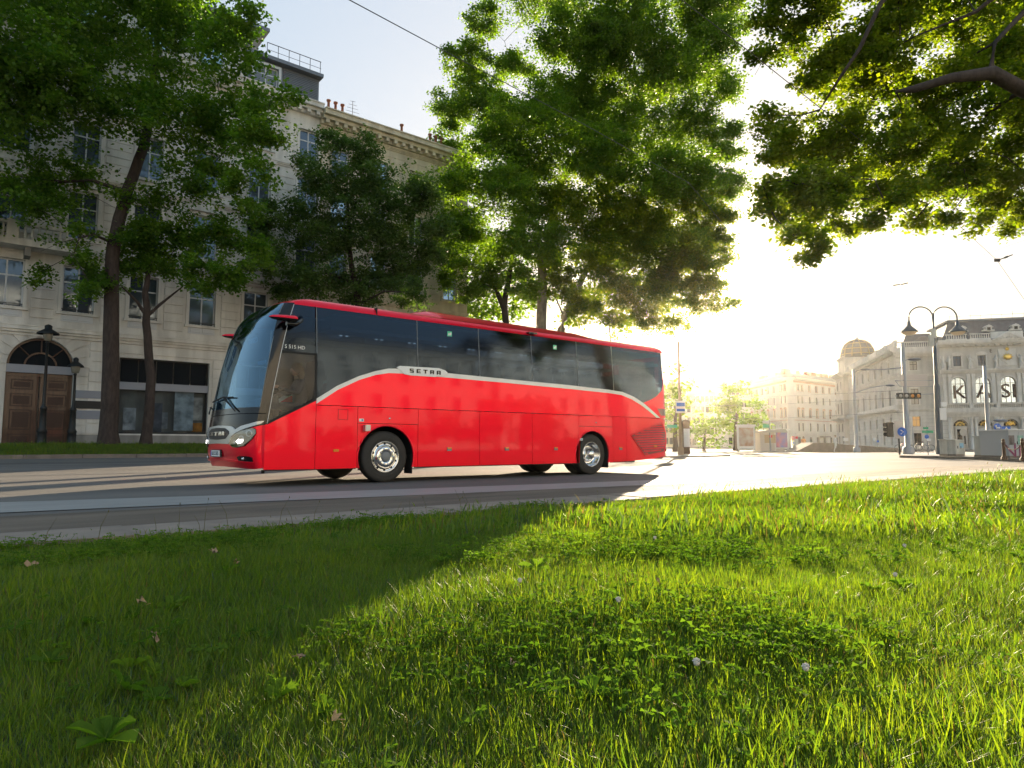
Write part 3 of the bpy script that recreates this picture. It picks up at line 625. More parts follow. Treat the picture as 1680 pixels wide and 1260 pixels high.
CT = [(.3, .34), (.42, .26), (.6, .2), (.95, .2), (1.15, .22), (1.6, .28), (2.2, .38), (2.8, .52), (3.2, .70), (3.4, .88), (3.47, 1.0), (3.54, 1.25), (3.585, 1.7), (3.62, 2.6)]
ET = [(.3, .62), (1.14, .62), (1.73, .74), (2.47, .88), (2.87, .97), (3.16, 1.05), (3.33, 1.12), (3.4, 1.16), (3.47, 1.28), (3.54, 1.55), (3.585, 2.0), (3.62, 2.9)]
ST = [(.3, 0), (1.5, 0), (2.3, .02), (3.38, .10), (3.43, .12), (3.49, .165), (3.54, .25), (3.585, .5), (3.62, 1.0)]
NF = 2.7
def front(a, z):
    th = a*PI/2; sn = math.sin(th); s_ = math.copysign(abs(sn)**(2/NF), sn); c = abs(math.cos(th))**(2/NF)
    ins = itp(z, ST); cc, e = itp(z, CT), itp(z, ET)
    return (cc+(e-cc)*(1-c), W/2+s_*(W/2-ins), z)
def side(x, z):
    y = itp(z, ST)
    if x > 11.75: y += 0.45*(1-math.sqrt(max(0, 1-min(1, (x-11.75)/.452)**2)))
    return (x, y, z)
def sidef(x, z): p = side(x, z); return (p[0], W-p[1], p[2])
BUS = thing('coach', 'long red touring coach driving along the road with a white side flash and dark windows', 'coach')
def sp(name, poly, m, thick=0.03, off=0.0, both=True, du=0.6, dv=0.12, parent=None, label=None):
    o = patch(name, poly, side, m, parent or BUS, thick, off, du, dv, flip=False)
    if both: patch(name, poly, sidef, m, parent or BUS, thick, off, du, dv, flip=True)
    if label: o['label'] = label
    return o
def fp(name, poly, m, thick=0.03, off=0.0, both=False, du=0.08, dv=0.08, parent=None):
    """front patch; the front's (a, z) runs a from the near corner to the far one"""
    o = patch(name, poly, front, m, parent or BUS, thick, off, du, dv, flip=True)
    if both: patch(name, [(-a, z) for a, z in poly], front, m, parent or BUS, thick, off, du, dv, flip=True)
    return o
def arc(cx, cz, r, a0, a1, n=14): return [(cx+r*math.cos(math.radians(a0+(a1-a0)*i/n)), cz+r*math.sin(math.radians(a0+(a1-a0)*i/n))) for i in range(n+1)]
FX, RX, ZB, ZG = 3.07, 8.97, 0.30, 1.50
# lower red panels
g = 0.010
sp('front_corner_panel', [(.625, ZB+.01), (1.58-g, ZB), (1.58-g, 1.585), (.625, 1.105)], RED, off=0.002)
sp('luggage_flap', [(1.58, ZB), (2.435-g, ZB), (2.435-g, ZG-g), (1.58, ZG-g)], RED, dv=.4)
def arch_panel(x0, x1, cx, zt, r=0.625):
    a = math.degrees(math.asin((ZB-0.5)/r))
    return [(x0, ZB)] + arc(cx, .5, r, 180-a, a, 20) + [(x1, ZB), (x1, zt), (x0, zt)]
sp('wheel_arch_panel', arch_panel(2.435, 3.805-g, FX, 1.165), RED, dv=.1)
sp('wheel_arch_panel', arch_panel(8.49, 9.74-g, RX, 1.215, .60), RED, dv=.1)
sp('service_flap', [(2.435, 1.175), (3.805-g, 1.175), (3.805-g, ZG-g), (2.435, ZG-g)], RED, dv=.4)
sp('service_flap', [(8.49, 1.225), (9.74-g, 1.225), (9.74-g, ZG-g), (8.49, ZG-g)], RED, dv=.4)
for x0, x1 in ((3.805, 5.39), (5.39, 6.94), (6.94, 8.49)):
    sp('luggage_flap', [(x0, ZB), (x1-g, ZB), (x1-g, ZG-g), (x0, ZG-g)], RED, dv=.4)
sp('side_flap', [(9.74, ZB+.01), (10.26-g, ZB+.02), (10.26-g, ZG-g), (9.74, ZG-g)], RED, dv=.4)
sp('engine_panel', [(10.26, ZB+.02), (10.8, .34), (11.4, .38), (11.8, .42), (12.12, .46), (12.12, ZG-.03), (10.26, ZG-g)], RED, du=.2, dv=.2)
for cx, r in ((FX, .625), (RX, .60)):      # rolled lips round the arches
    a = math.degrees(math.asin((ZB-0.5)/r)); 
    for y in (0.0, W):
        q = MB(); q.tube([(p[0], y+(0.004 if y == 0 else -0.004), p[1]) for p in arc(cx, .5, r+.01, 180-a, a, 24)], 0.018, 6)
        q.obj('arch_lip', RED, BUS)
# upper red band and the white flash
SB = [(1.58, 1.52), (2.0, 1.80), (2.45, 2.02), (2.8, 2.14), (3.1, 2.20), (3.5, 2.215), (4.3, 2.20), (6.2, 2.175), (8.2, 2.14), (9.6, 2.105), (10.1, 2.075), (10.5, 1.98), (10.9, 1.83), (11.25, 1.66), (11.52, ZG+.01)]
SU = [(1.58, 1.615), (2.0, 1.885), (2.45, 2.10), (2.8, 2.22), (3.1, 2.295), (3.5, 2.315), (4.3, 2.30), (6.2, 2.265), (8.2, 2.235), (9.6, 2.195), (10.15, 2.16), (10.6, 2.05), (11.0, 1.89), (11.35, 1.70), (11.67, ZG+.01)]
sp('side_band', SB + [(1.58, ZG+.003)][::-1] if False else [(1.58, ZG+.002)] + [(11.52, ZG+.002)] + SB[::-1], RED, du=.4, dv=.1)
sp('side_flash', [(x, z) for x, z in SB] + SU[::-1], WHITEP, off=0.006, du=.3, dv=.1)
sp('rear_quarter_panel', [(11.67, ZG+.003), (12.20, ZG+.003), (12.20, 3.38), (11.96, 3.38), (11.93, 2.5), (11.82, 2.28), (11.6, 2.12), (11.32, 2.0), (11.0, 1.91), (11.36, 1.705)], RED, off=0.001, du=.08, dv=.12)
# rear corner panel above the engine grille and recess light
sp('reflector_frame', [(11.50, 1.80), (12.03, 1.80), (12.03, 1.535), (11.68, 1.535)], RED, off=.012, du=.1)
sp('reflector_recess', [(11.56, 1.765), (11.98, 1.765), (11.98, 1.57), (11.71, 1.57)], mat('dark_red_lens', (.16, .01, .012), rough=.2, coat=.6), off=.016, du=.1)
# engine grille: frame and louvres
GR = [(10.43, 1.01), (11.72, 1.37), (12.05, 1.0), (11.84, .56), (10.99, .46)]
c0 = (sum(p[0] for p in GR)/5, sum(p[1] for p in GR)/5)
def shrink(P, k): return [(c0[0]+(x-c0[0])*k, c0[1]+(z-c0[1])*k) for x, z in P]
sp('grille_backing', shrink(GR, .97), mat('dark_red', (.25, .004, .01), rough=.4), off=.004, thick=.02, du=.15)
gr_ = sp('grille_frame', GR, RED, off=.0, thick=.01, du=.15)
for i in range(5):
    a, b = GR[i], GR[(i+1) % 5]; q = MB()
    q.tube([Vector(side(a[0]+(b[0]-a[0])*k/6, a[1]+(b[1]-a[1])*k/6))+Vector((0, -.012, 0)) for k in range(7)], .018, 6)
    q.obj('grille_rim', RED, BUS)
def clip_x(P, z):
    xs = []
    for i in range(len(P)):
        (x0, z0), (x1, z1) = P[i], P[(i+1) % len(P)]
        if (z0-z)*(z1-z) < 0: xs.append(x0+(x1-x0)*(z-z0)/(z1-z0))
    return (min(xs), max(xs)) if len(xs) > 1 else None
for i in range(13):
    z = .50+i*.066
    c = clip_x(shrink(GR, .93), z)
    if c and c[1]-c[0] > .1:
        xs = np.linspace(c[0], c[1], 6); q = MB(); v = []
        for x in xs:
            y = side(x, z)[1]; zz = z+.10*(x-11.2)/1.0*.35
            v += [(x, y-.008, zz+.045), (x, y-.026, zz+.012), (x, y-.022, zz-.004), (x, y-.004, zz)]
        f = [(4*j+k, 4*j+(k+1) % 4, 4*j+4+(k+1) % 4, 4*j+4+k) for j in range(5) for k in range(4)]
        q.add(v, f); q.obj('louvre', RED, BUS)
# glazing
GT = 3.375
sp('side_window', [(.72+.28*0, 1.60)] and [(.90, 2.475), (1.545, 2.475), (1.545, GT), (1.13, GT), (1.07, 3.16), (.99, 2.87)], COACHGL, thick=.006, off=-.004, dv=.15)
def up(x): return itp(x, SU)
WX = [1.575, 3.80, 5.41, 6.98, 8.50, 9.81]
for i in range(5):
    a, b = WX[i]+.012, WX[i+1]-.012
    low = [(a, up(a)+.004)] + [(x, z+.004) for x, z in SU if a < x < b] + [(b, up(b)+.004)]
    sp('side_window', low + [(b, GT), (a, GT)], COACHGL, thick=.006, off=-.004, du=.8, dv=.15)
a = 9.81+.012
sp('side_window', [(a, up(a)+.004)] + [(x, z+.004) for x, z in SU if a < x < 11.02] + [(11.3, 2.0), (11.58, 2.12), (11.80, 2.28), (11.905, 2.5), (11.93, GT), (a, GT)], COACHGL, thick=.006, off=-.004, du=.5, dv=.12)
for x in WX + [11.945]:
    z0 = up(x) if x < 11.9 else 2.5
    if x < 1.6: z0 = 2.475
    sp('window_joint', [(x-.006, z0), (x+.006, z0), (x+.006, GT), (x-.006, GT)], GREYP, thick=.012, off=.002, dv=.15)
sp('driver_window', [(.685, 1.17), (1.545, 1.635), (1.545, 2.43), (.895, 2.43), (.755, 1.73)], DRVGL, thick=.006, off=-.002, dv=.12)
for a, b in (((.65, 1.125), (1.575, 1.60)), ((1.56, 1.61), (1.56, 2.46)), ((1.57, 2.455), (.88, 2.455))):
    dx, dz = b[0]-a[0], b[1]-a[1]; l = math.hypot(dx, dz); nx, nz = -dz/l*.02, dx/l*.02
    sp('window_seal', [(a[0]-nx, a[1]-nz), (b[0]-nx, b[1]-nz), (b[0]+nx, b[1]+nz), (a[0]+nx, a[1]+nz)], RUB, off=.003, thick=.03, du=.3, dv=.15)
# strip of body between windows and roof, front pillar
sp('window_head', [(1.13, 3.375), (12.15, 3.375), (12.15, 3.41), (1.16, 3.41)], RED, off=.003, du=1.0)
sp('front_pillar', [(.625, 1.10), (.665, 1.13), (.755, 1.73), (.895, 2.47), (.985, 2.87), (1.065, 3.16), (1.13, 3.375), (1.10, 3.375), (1.04, 3.16), (.96, 2.87), (.87, 2.47), (.73, 1.73), (.64, 1.4)], BLACKG, off=.004, du=.3, dv=.12)
q = MB(); q.tube([Vector(side(x, z))+Vector((0, -.008, 0)) for x, z in ((.665, 1.13), (.755, 1.73), (.895, 2.47), (.985, 2.87), (1.065, 3.16), (1.13, 3.37))], .007, 5); q.obj('pillar_trim', SILVER, BUS)
# roof
def ring(z, n=28):
    P = [front(-1+2*i/n, z) for i in range(n+1)]
    ins = itp(z, ST); xr = float(np.interp(z, [3.39, 3.47, 3.54, 3.585, 3.62], [12.19, 12.16, 12.0, 11.6, 11.0]))
    for i in range(n+1):
        th = PI/2*(1-2*i/n); s_ = math.copysign(abs(math.sin(th))**(2/5), math.sin(th)); c = abs(math.cos(th))**(2/5)
        P.append((xr-.45*(1-c), W/2+s_*(W/2-ins), z))
    return P
q = MB(); zs = [3.40, 3.43, 3.46, 3.49, 3.515, 3.54, 3.562, 3.585, 3.605, 3.62]; v = []
for z in zs: v += ring(z)
c = len(ring(3.4)); f = [(i*c+k, i*c+(k+1) % c, (i+1)*c+(k+1) % c, (i+1)*c+k) for i in range(len(zs)-1) for k in range(c)]
q.add(v, f, 0, True); q.add(v[-c:], [tuple(range(c))], 0, True); q.obj('roof', RED, BUS)
# air conditioning fairing on the roof
def fair(t, u, rr):   # t along, u across
    x = 4.0+5.75*t; h = min(1, (t/.07))**.5*min(1, ((1-t)/.16))**.7 if 0 < t < 1 else 0
    cr = 1-abs(u)**4; wd = 1.06*(0.93+.07*min(1, t/.05))
    return (x+.25*abs(u)**3*(1-t), W/2+u*wd, 3.53+.06*(1-abs(u))+.21*h*cr*(1-.25*t))
q = MB(); nu, ntt = 20, 40
v = [fair(i/ntt, -1+2*j/nu, 0) for i in range(ntt+1) for j in range(nu+1)]
q.add(v, [(i*(nu+1)+j, (i+1)*(nu+1)+j, (i+1)*(nu+1)+j+1, i*(nu+1)+j+1) for i in range(ntt) for j in range(nu)], 0, True)
q.obj('roof_fairing', RED, BUS)
q = MB(); q.box(3.78, .9, 3.6, 3.98, 1.5, 3.66); q.obj('roof_antenna', BLACKG, BUS)
for x, y in ((1.75, 1.2), (.98, 2.1)):
    q = MB(); q.lathe([(.03, 0), (.02, .05), (.006, .09), (.001, .1)], 8); q.obj('roof_antenna', BLACKG, BUS, loc=(x, y, 3.61 if x > 1.5 else 3.46))
q = MB(); q.box(2.85, .09, 3.385, 2.865, .2, 3.53); q.obj('roof_joint', RUB, BUS)
q = MB(); q.box(6.86, .015, 3.40, 7.12, .14, 3.45); q.lathe([(.001, -.02), (.05, -.01), (.05, .02), (.001, .03)], 10, Matrix.Translation((6.95, .02, 3.40))); q.obj('side_camera', BLACKG, BUS)
# ---- front
hz = [(-1, .34), (-.8, .32), (-.5, .33), (0, .345), (.5, .33), (.8, .32), (1, .34)]
fp('bumper', hz + [(1, 1.105), (.78, 1.06), (.35, .93), (0, .93), (-.35, .93), (-.78, 1.06), (-1, 1.105)], RED, off=0)
BP = [(-.998, 1.105), (-.8, 1.07), (-.4, .98), (-.2, 1.0), (.2, 1.0), (.4, .98), (.8, 1.07), (.998, 1.105), (.998, 1.30), (-.998, 1.30)]
fp('front_panel', BP, BLACKG, off=.004)
fp('wiper_panel', [(-.998, 1.312), (.998, 1.312), (.998, 1.42), (-.998, 1.42)], BLACKG, off=.004)
fp('pillar_cover', [(-.999, 1.42), (-.86, 1.42), (-.84, 2.0), (-.82, 2.63), (-.74, 3.25), (-.68, 3.40), (-.999, 3.40)], BLACKG, off=.004, both=True)
fp('windscreen', [(-.86, 1.42), (.86, 1.42), (.84, 2.0), (.82, 2.63), (.74, 3.25), (.68, 3.40), (-.68, 3.40), (-.74, 3.25), (-.82, 2.63), (-.84, 2.0)], SCREEN, thick=.006, off=.004, du=.07, dv=.12)
q = MB(); q.tube([Vector(front(a, z))-Vector((.012, .004, 0)) for a, z in ((-.868, 1.42), (-.848, 2.0), (-.828, 2.63), (-.748, 3.25), (-.69, 3.39))], .006, 5); q.obj('screen_trim', GREYP, BUS)
fp('splitter_ridge', [(-.80, .425), (-.4, .445), (0, .46), (.4, .445), (.8, .425), (.8, .45), (.4, .475), (0, .49), (-.4, .475), (-.8, .45)], RED, off=.028, du=.08, dv=.02)
fp('grille_surround', [(-.28, 1.085), (-.35, 1.055), (-.40, 1.01), (-.31, .90), (-.275, .80), (-.24, .765), (0, .775), (.24, .765), (.275, .80), (.31, .90), (.40, 1.01), (.35, 1.055), (.28, 1.085), (0, 1.11)], SILVER, off=.02, du=.06, dv=.06)
fp('radiator_grille', [(-.14, 1.055), (-.24, 1.0), (-.255, .95), (-.17, .86), (0, .845), (.17, .86), (.255, .95), (.24, 1.0), (.14, 1.055), (0, 1.065)], mat('grille_mesh', (.012, .012, .013), rough=.35, bump=.6, bscale=90), off=.026, du=.05, dv=.06)
for i, ch in enumerate('SETRA'):           # chrome letters on the grille, following its curve
    q = MB(); a0 = -.135+i*.062+.005
    a0 = .135-(i+1)*.062+.065-.005
    for x0, z0, x1, z1 in GLYPH[ch]:
        vs = []
        for dz in (z0, z1):
            for dx in (x0, x1):
                # letters read from the far side to the near side of the front
                p = Vector(front(.165-(i*.068)-dx*.0098, .925+dz*.0135)); vs.append(p)
        vs2 = [p-Vector((.030, 0, 0)) for p in vs]; vs3 = [p-Vector((.042, 0, 0)) for p in vs]
        q.add(vs2+vs3, [(0, 1, 3, 2), (4, 6, 7, 5), (0, 4, 5, 1), (2, 3, 7, 6), (0, 2, 6, 4), (1, 5, 7, 3)])
    o = q.obj('grille_letter', CHROME, BUS)
fp('headlamp_wing', [(-.99, 1.175), (-.90, 1.168), (-.78, 1.14), (-.52, 1.085), (-.39, 1.025), (-.27, .965), (-.29, .90), (-.33, .91), (-.40, .96), (-.53, 1.01), (-.66, 1.05), (-.80, 1.085), (-.95, 1.125)], SILVER, off=.022, both=True, du=.05, dv=.06)
HL = [(-.30, .87), (-.40, .94), (-.55, 1.0), (-.70, 1.035), (-.80, 1.05), (-.86, 1.02), (-.865, .95), (-.78, .85), (-.61, .725), (-.45, .70), (-.35, .705), (-.28, .76)]
def inset(P, k):
    cx = sum(p[0] for p in P)/len(P); cz = sum(p[1] for p in P)/len(P); return [(cx+(x-cx)*k, cz+(z-cz)*k) for x, z in P]
LMP = mat('lit_headlamp', (1, 1, 1), emit=(1, .97, .92), estr=9.0)
REFL = mat('lamp_reflector', (.16, .17, .19), rough=.22, metal=1.0)
LGL = glass('lamp_glass', (.9, .9, .9), base=.10, graz=.5)
for sgn in (1, -1):
    P = [(a*sgn, z) for a, z in HL]
    hl = patch('headlamp', P, front, BLACKG, BUS, .02, .018, .06, .06, flip=True)
    patch('lamp_reflector', inset(P, .88), front, REFL, hl, .004, .021, .05, .05, flip=True)
    for (a, z, r, mm) in ((-.55, .84, .075, CHROME), (-.50, .81, .038, LMP), (-.72, .95, .06, CHROME), (-.72, .95, .04, BLACKG), (-.40, .80, .04, CHROME)):
        p = Vector(front(a*sgn, z)); e = .01
        A = Vector(front(a*sgn+e, z))-p; B = Vector(front(a*sgn, z+e))-p; nn = A.cross(B).normalized()
        if nn.x > 0: nn = -nn
        M = Matrix.Translation(p+nn*(.026 if mm in (LMP, BLACKG) else .022)) @ nn.to_track_quat('Z', 'Y').to_matrix().to_4x4()
        q = MB(); q.lathe([(r, 0), (r*.98, .010), (r*.8, .006), (.001, .004)], 18, M); q.obj('lamp_projector' if mm is not LMP else 'lamp_bulb', mm, hl)
    patch('lamp_cover', inset(P, .97), front, LGL, hl, .004, .045, .06, .06, flip=True)
fp('fog_lamp_recess', [(-.42, .53), (-.48, .555), (-.66, .55), (-.78, .53), (-.79, .45), (-.46, .44)], BLACKG, off=.012, both=True, du=.05)
for sg in (1, -1):
    p = Vector(front(-.57*sg, .5)); q = MB(); q.lathe([(.025, -.02), (.025, .0), (.001, .006)], 12, Matrix.Translation(p-Vector((.03, .02*sg, 0))) @ Vector((-1, -.7*sg, 0)).to_track_quat('Z', 'Y').to_matrix().to_4x4()); q.obj('fog_lamp', CHROME, BUS)
q = MB(); q.box(-.02, -.26, 0, 0, .26, .112); PL = q.obj('number_plate', mat('plate_white', (.75, .77, .8), rough=.4), BUS, loc=(.178, 1.30, .535))
q = MB(); q.box(-.024, .21, 0.004, -.002, .256, .108); q.obj('plate_band', mat('plate_blue', (.02, .06, .4), rough=.4), PL)
q = MB(); q.box(.0, -.275, -.014, .03, .275, .125); q.obj('plate_holder', RUB, BUS, loc=(.178, 1.30, .535))
put('plate_text', text_mesh('UL S 515', .105, RUB, .002), PL, (-.022, -.02, .055), (PI/2, 0, -PI/2))
q = MB()
for a0, z0, a1, z1, a2, z2 in ((-.36, 1.36, -.02, 1.64, .36, 1.60), (.40, 1.36, .55, 1.50, .80, 1.46)):
    b0, b1, b2 = [Vector(front(a, z))-Vector((.05, 0, 0)) for a, z in ((a0, z0), (a1, z1), (a2, z2))]
    q = MB(); q.tube([b0, b1], .013, 6); q.tube([b0+Vector((0, .03, .02)), b1+Vector((0, -.05, .015))], .009, 6)
    c_ = b1; q.tube([Vector(front(a1-.22, z1-.02))-Vector((.045, 0, 0)), b1-Vector((.01, 0, 0)), Vector(front(min(.95, a1+.28), z1-.05))-Vector((.045, 0, 0))], .014, 6)
    q.obj('wiper', RUB, BUS)
# mirrors
def mirror_arm(sg):
    y0 = 0 if sg > 0 else W; k = -1 if sg > 0 else 1
    root = MB(); root.tube([(1.26, y0-k*.08, 3.13), (1.24, y0+k*.02, 3.06), (1.10, y0+k*.09, 2.965), (.92, y0+k*.11, 2.955)], [.045, .04, .05, .04], 10)
    a = root.obj('mirror_arm', BLACKG, BUS)
    q = MB(); n = 12; secs = [(.60, .012, .012), (.66, .05, .035), (.78, .085, .05), (.92, .10, .06), (1.06, .10, .065), (1.10, .085, .055)]
    for lo, nm, mm in ((0, 'mirror_shell', RED), (1, 'mirror_base', BLACKG)):
        q = MB(); v = []
        for x, hw, hh in secs:
            for i in range(n+1):
                th = PI*i/n + (PI if lo else 0); zc = 3.045
                v.append((x, y0+k*.11+hw*math.cos(th), zc+(hh if not lo else hh*.9)*math.sin(th)*(1.1 if not lo else 1)))
        q.add(v, [(i*(n+1)+j, i*(n+1)+j+1, (i+1)*(n+1)+j+1, (i+1)*(n+1)+j) for i in range(5) for j in range(n)], 0, True)
        q.add(v[-(n+1):], [tuple(range(n+1))]); q.obj(nm, mm, a)
mirror_arm(1); mirror_arm(-1)
# ---- badge, lettering, small fittings
bd = sp('name_badge', [(3.28, 2.335), (3.36, 2.365), (4.30, 2.385), (4.47, 2.345), (4.53, 2.30), (4.42, 2.225), (4.2, 2.19), (3.62, 2.185), (3.46, 2.20)], mat('badge_white', (.88, .88, .87), rough=.3), off=.018, thick=.02, both=False, du=.3, dv=.1)
for i, ch in enumerate('SETRA'):
    q = MB(); x0 = 3.58+i*.166
    for a, b, c, d in GLYPH[ch]: q.box(x0+a*.020, -.005, 2.245+b*.0165, x0+c*.020, .0, 2.245+d*.0165)
    q.obj('badge_letter', BLACKG, bd, loc=(0, -.0005, 0))
put('model_lettering', text_mesh('S 515 HD', .098, WHITEP, .002), BUS, (1.15, itp(2.55, ST)-.006, 2.555), (PI/2-.07, 0, 0))
for x in (1.99, 4.58, 6.16, 7.69, 10.02, 11.42):
    b_ = x in (1.99, 11.42); h = .045 if b_ else .075
    q = MB(); q.box(x-.055, -.016, .62, x+.055, .0, .62+h); o = q.obj('side_marker', AMBER if b_ else GREYP, BUS, loc=(0, -.0245 if x > 11 else 0, .07 if x > 11 else 0))
    if not b_: q = MB(); q.box(x-.05, -.02, .662, x+.05, -.0165, .694); q.obj('marker_lens', AMBER, o)
q = MB(); q.box(2.55, -.10, 1.02, 2.66, .0, 1.14); q.obj('camera_pod', SILVER, BUS)
for x, z in ((2.51, 1.205), (8.56, .86)):
    q = MB(); q.box(x-.05, -.006, z, x+.05, .0, z+.055); o = q.obj('sticker', WHITEP, BUS)
    q = MB(); q.box(x+.0, -.008, z+.012, x+.035, -.0062, z+.045); q.obj('sticker_mark', mat('sticker_blue', (.05, .2, .45)), o)
for x, z in ((3.13, 1.28), (9.1, 1.32)): q = MB(); q.lathe([(.022, 0), (.02, .012), (.001, .014)], 12, Matrix.Rotation(PI/2, 4, 'X')); q.obj('flap_lock', CHROME, BUS, loc=(x, .0, z))
for x, z, m_ in ((4.62, 3.17, 1), (7.75, 3.16, 1)):
    q = MB(); q.box(x-.06, 0, z-.055, x+.06, .003, z+.055); o = q.obj('exit_sticker', mat('exit_green', (.12, .62, .38)), BUS, loc=(0, itp(z, ST)-.007, 0), rot=(-.0, 0, 0))
    q = MB(); q.box(x-.035, 0, z-.035, x+.0, .002, z+.01); q.box(x+.01, 0, z-.03, x+.04, .002, z+.03); q.obj('exit_mark', WHITEP, o, loc=(0, -.003, 0))
FL = [(2.02, 1.235), (2.22, 1.235), (2.22, 1.43), (2.02, 1.43)]
for i in range(4):
    a, b = FL[i], FL[(i+1) % 4]; q = MB(); q.box(min(a[0], b[0])-.003, -.0035, min(a[1], b[1])-.003, max(a[0], b[0])+.003, 0, max(a[1], b[1])+.003); q.obj('fuel_flap_seam', mat('seam_red', (.18, .0, .005), rough=.6), BUS)
# ---- body core, underside, rear
q = MB()
q.box(.75, .07, .36, 2.40, W-.07, .95); q.box(1.75, .07, .96, 2.40, W-.07, 1.44)
for x0, x1 in ((3.72, 8.32), (9.62, 11.85)): q.box(x0, .07, .36, x1, W-.07, 1.44)
q.box(2.40, .62, .45, 3.72, W-.62, 1.44); q.box(8.32, .62, .45, 9.62, W-.62, 1.44)
q.box(2.38, .05, 1.16, 3.74, W-.05, 1.44); q.box(8.30, .05, 1.16, 9.64, W-.05, 1.44)
q.obj('chassis', DARK, BUS)
q = MB(); q.box(.66, .02, .285, 2.42, .05, .32); q.box(3.74, .02, .28, 8.45, .05, .32); q.box(9.66, .02, .29, 10.6, .05, .33); q.obj('sill_strip', RUB, BUS)
q = MB(); v = []
for z in (.46, .8, 1.5, 2.4, 3.3, 3.42):
    for i in range(13):
        th = -PI/2+PI*i/12; s_ = math.copysign(abs(math.sin(th))**.4, math.sin(th)); c = abs(math.cos(th))**.4
        v.append((12.19-.3*(1-c), W/2+s_*(W/2-.2-itp(z, ST)*.3), z))
q.add(v, [(i*13+k, i*13+k+1, (i+1)*13+k+1, (i+1)*13+k) for i in range(5) for k in range(12)], 0, True); q.obj('rear_wall', RED, BUS)
for y in (.42, W-.42): q = MB(); q.box(12.15, y-.08, .9, 12.21, y+.08, 1.45); q.obj('tail_lamp', mat('tail_red', (.35, .01, .01), rough=.2), BUS)
q = MB(); q.box(12.18, .55, 2.1, 12.21, W-.55, 3.2); q.obj('rear_window', BLACKG, BUS)
for y in (.04, W-.04): q = MB(); q.lathe([(.03, 0), (.045, .01), (.04, .03), (.001, .035)], 12, Matrix.Rotation(PI/2 if y < 1 else -PI/2, 4, 'X')); q.obj('rear_sensor', BLACKG, BUS, loc=(11.93, y+(.0 if y < 1 else 0), .60))
# ---- wheels
def wheel(x, y, sg, rear):
    """sg = -1 faces the near side"""
    R = Matrix.Translation((x, y, .512)) @ Matrix.Rotation(PI/2, 4, 'X') if sg < 0 else Matrix.Translation((x, y, .512)) @ Matrix.Rotation(-PI/2, 4, 'X')
    # profile height axis points outward from the bus
    q = MB(); q.lathe([(.30, -.28), (.36, -.285), (.46, -.27), (.50, -.245), (.512, -.22), (.512, -.05), (.50, -.025), (.475, -.008), (.44, 0), (.40, -.002), (.385, .004), (.37, .002), (.335, -.012), (.315, -.012), (.30, -.02)], 48, R)
    t = q.obj('wheel', TYRE, BUS); t['label'] = 'rear road wheel' if rear else 'front road wheel'
    q = MB()
    if not rear: prof = [(.30, -.26), (.305, -.02), (.315, -.002), (.308, .006), (.298, -.004), (.285, -.03), (.245, -.03), (.215, .0), (.205, .03), (.198, .036), (.10, .038), (.095, .03)]
    else: prof = [(.30, -.26), (.305, -.02), (.315, -.002), (.308, .006), (.298, -.004), (.288, -.05), (.275, -.13), (.22, -.145), (.13, -.15), (.125, -.02), (.115, -.005)]
    q.lathe(prof, 40, R); q.obj('rim', CHROME, t)
    q = MB(); q.lathe([(.10, -.05), (.098, .045 if not rear else .01), (.085, .052 if not rear else .02), (.001, .056 if not rear else .024)], 24, R)
    q.obj('hub_cap', GREYP if not rear else CHROME, t)
    q = MB()
    for k in range(10):
        a = 2*PI*k/10
        c = R @ Matrix.Translation((.155*math.cos(a), .155*math.sin(a), .036 if not rear else -.15)) if not rear else R @ Matrix.Translation((.17*math.cos(a), .17*math.sin(a), -.15))
        q.lathe([(.02, 0), (.02, .014), (.014, .016), (.014, .034), (.001, .036)], 8, c)
    q.obj('wheel_nuts', CHROME, t)
    q = MB()
    for k in range(10):
        a = 2*PI*(k+.5)/10; r_, h_ = (.262, -.029) if not rear else (.25, -.137)
        q.lathe([(.024, 0), (.001, .003)], 10, R @ Matrix.Translation((r_*math.cos(a), r_*math.sin(a), h_+.0015)))
    q.obj('rim_openings', DARK, t)
for x, rear in ((FX, 0), (RX, 1)):
    wheel(x, .045, -1, rear); wheel(x, W-.045, 1, rear)
    if rear:
        for y, s_ in ((.38, -1), (W-.38, 1)):
            R = Matrix.Translation((x, y, .512)) @ Matrix.Rotation(PI/2 if s_ < 0 else -PI/2, 4, 'X'); q = MB()
            q.lathe([(.1, -.27), (.46, -.27), (.512, -.22), (.512, -.05), (.46, 0), (.1, 0)], 40, R); q.obj('inner_tyre', TYRE, BUS)
    q = MB(); q.tube([(x, .3, .5), (x, W-.3, .5)], .09, 10); q.obj('axle', DARK, BUS)
    for y in (.06, W-.36):
        q = MB(); q.box(x+.62, y, .16, x+.64, y+.3, .55); q.obj('mud_flap', RUB, BUS)
q = MB(); q.tube([(.66, .12, .30), (.66, .12, .24)], .03, 8); q.obj('towing_eye', DARK, BUS)
# ---- inside
q = MB(); q.box(2.0, .16, 3.28, 11.9, W-.16, 3.32); q.box(1.9, .14, 2.98, 11.8, .62, 3.05); q.box(1.9, W-.62, 2.98, 11.8, W-.14, 3.05); q.obj('luggage_rack', CEILM, BUS)
q = MB(); q.box(.86, .4, 3.18, 2.0, W-.4, 3.22); q.obj('cab_ceiling', CEILM, BUS)
LT = mat('reading_light', (.5, .52, .5), emit=(.85, .95, .9), estr=.35)
for k in range(11):
    for dx in (0, .13):
        x = 2.30+k*.80+dx; q = MB(); q.box(x, .60, 2.955, x+.05, .63, 2.975); q.obj('reading_light', LT, BUS)
def seat_mesh(wd):
    q = MB(); q.box(0, 0, 0, .46, wd, .12)
    q.prism([(.40, .10), (.52, .10), (.62, .72), (.60, .92), (.52, .94), (.50, .70)], 0, wd); return q
sm = seat_mesh(.95).mesh('seat', SEATM)
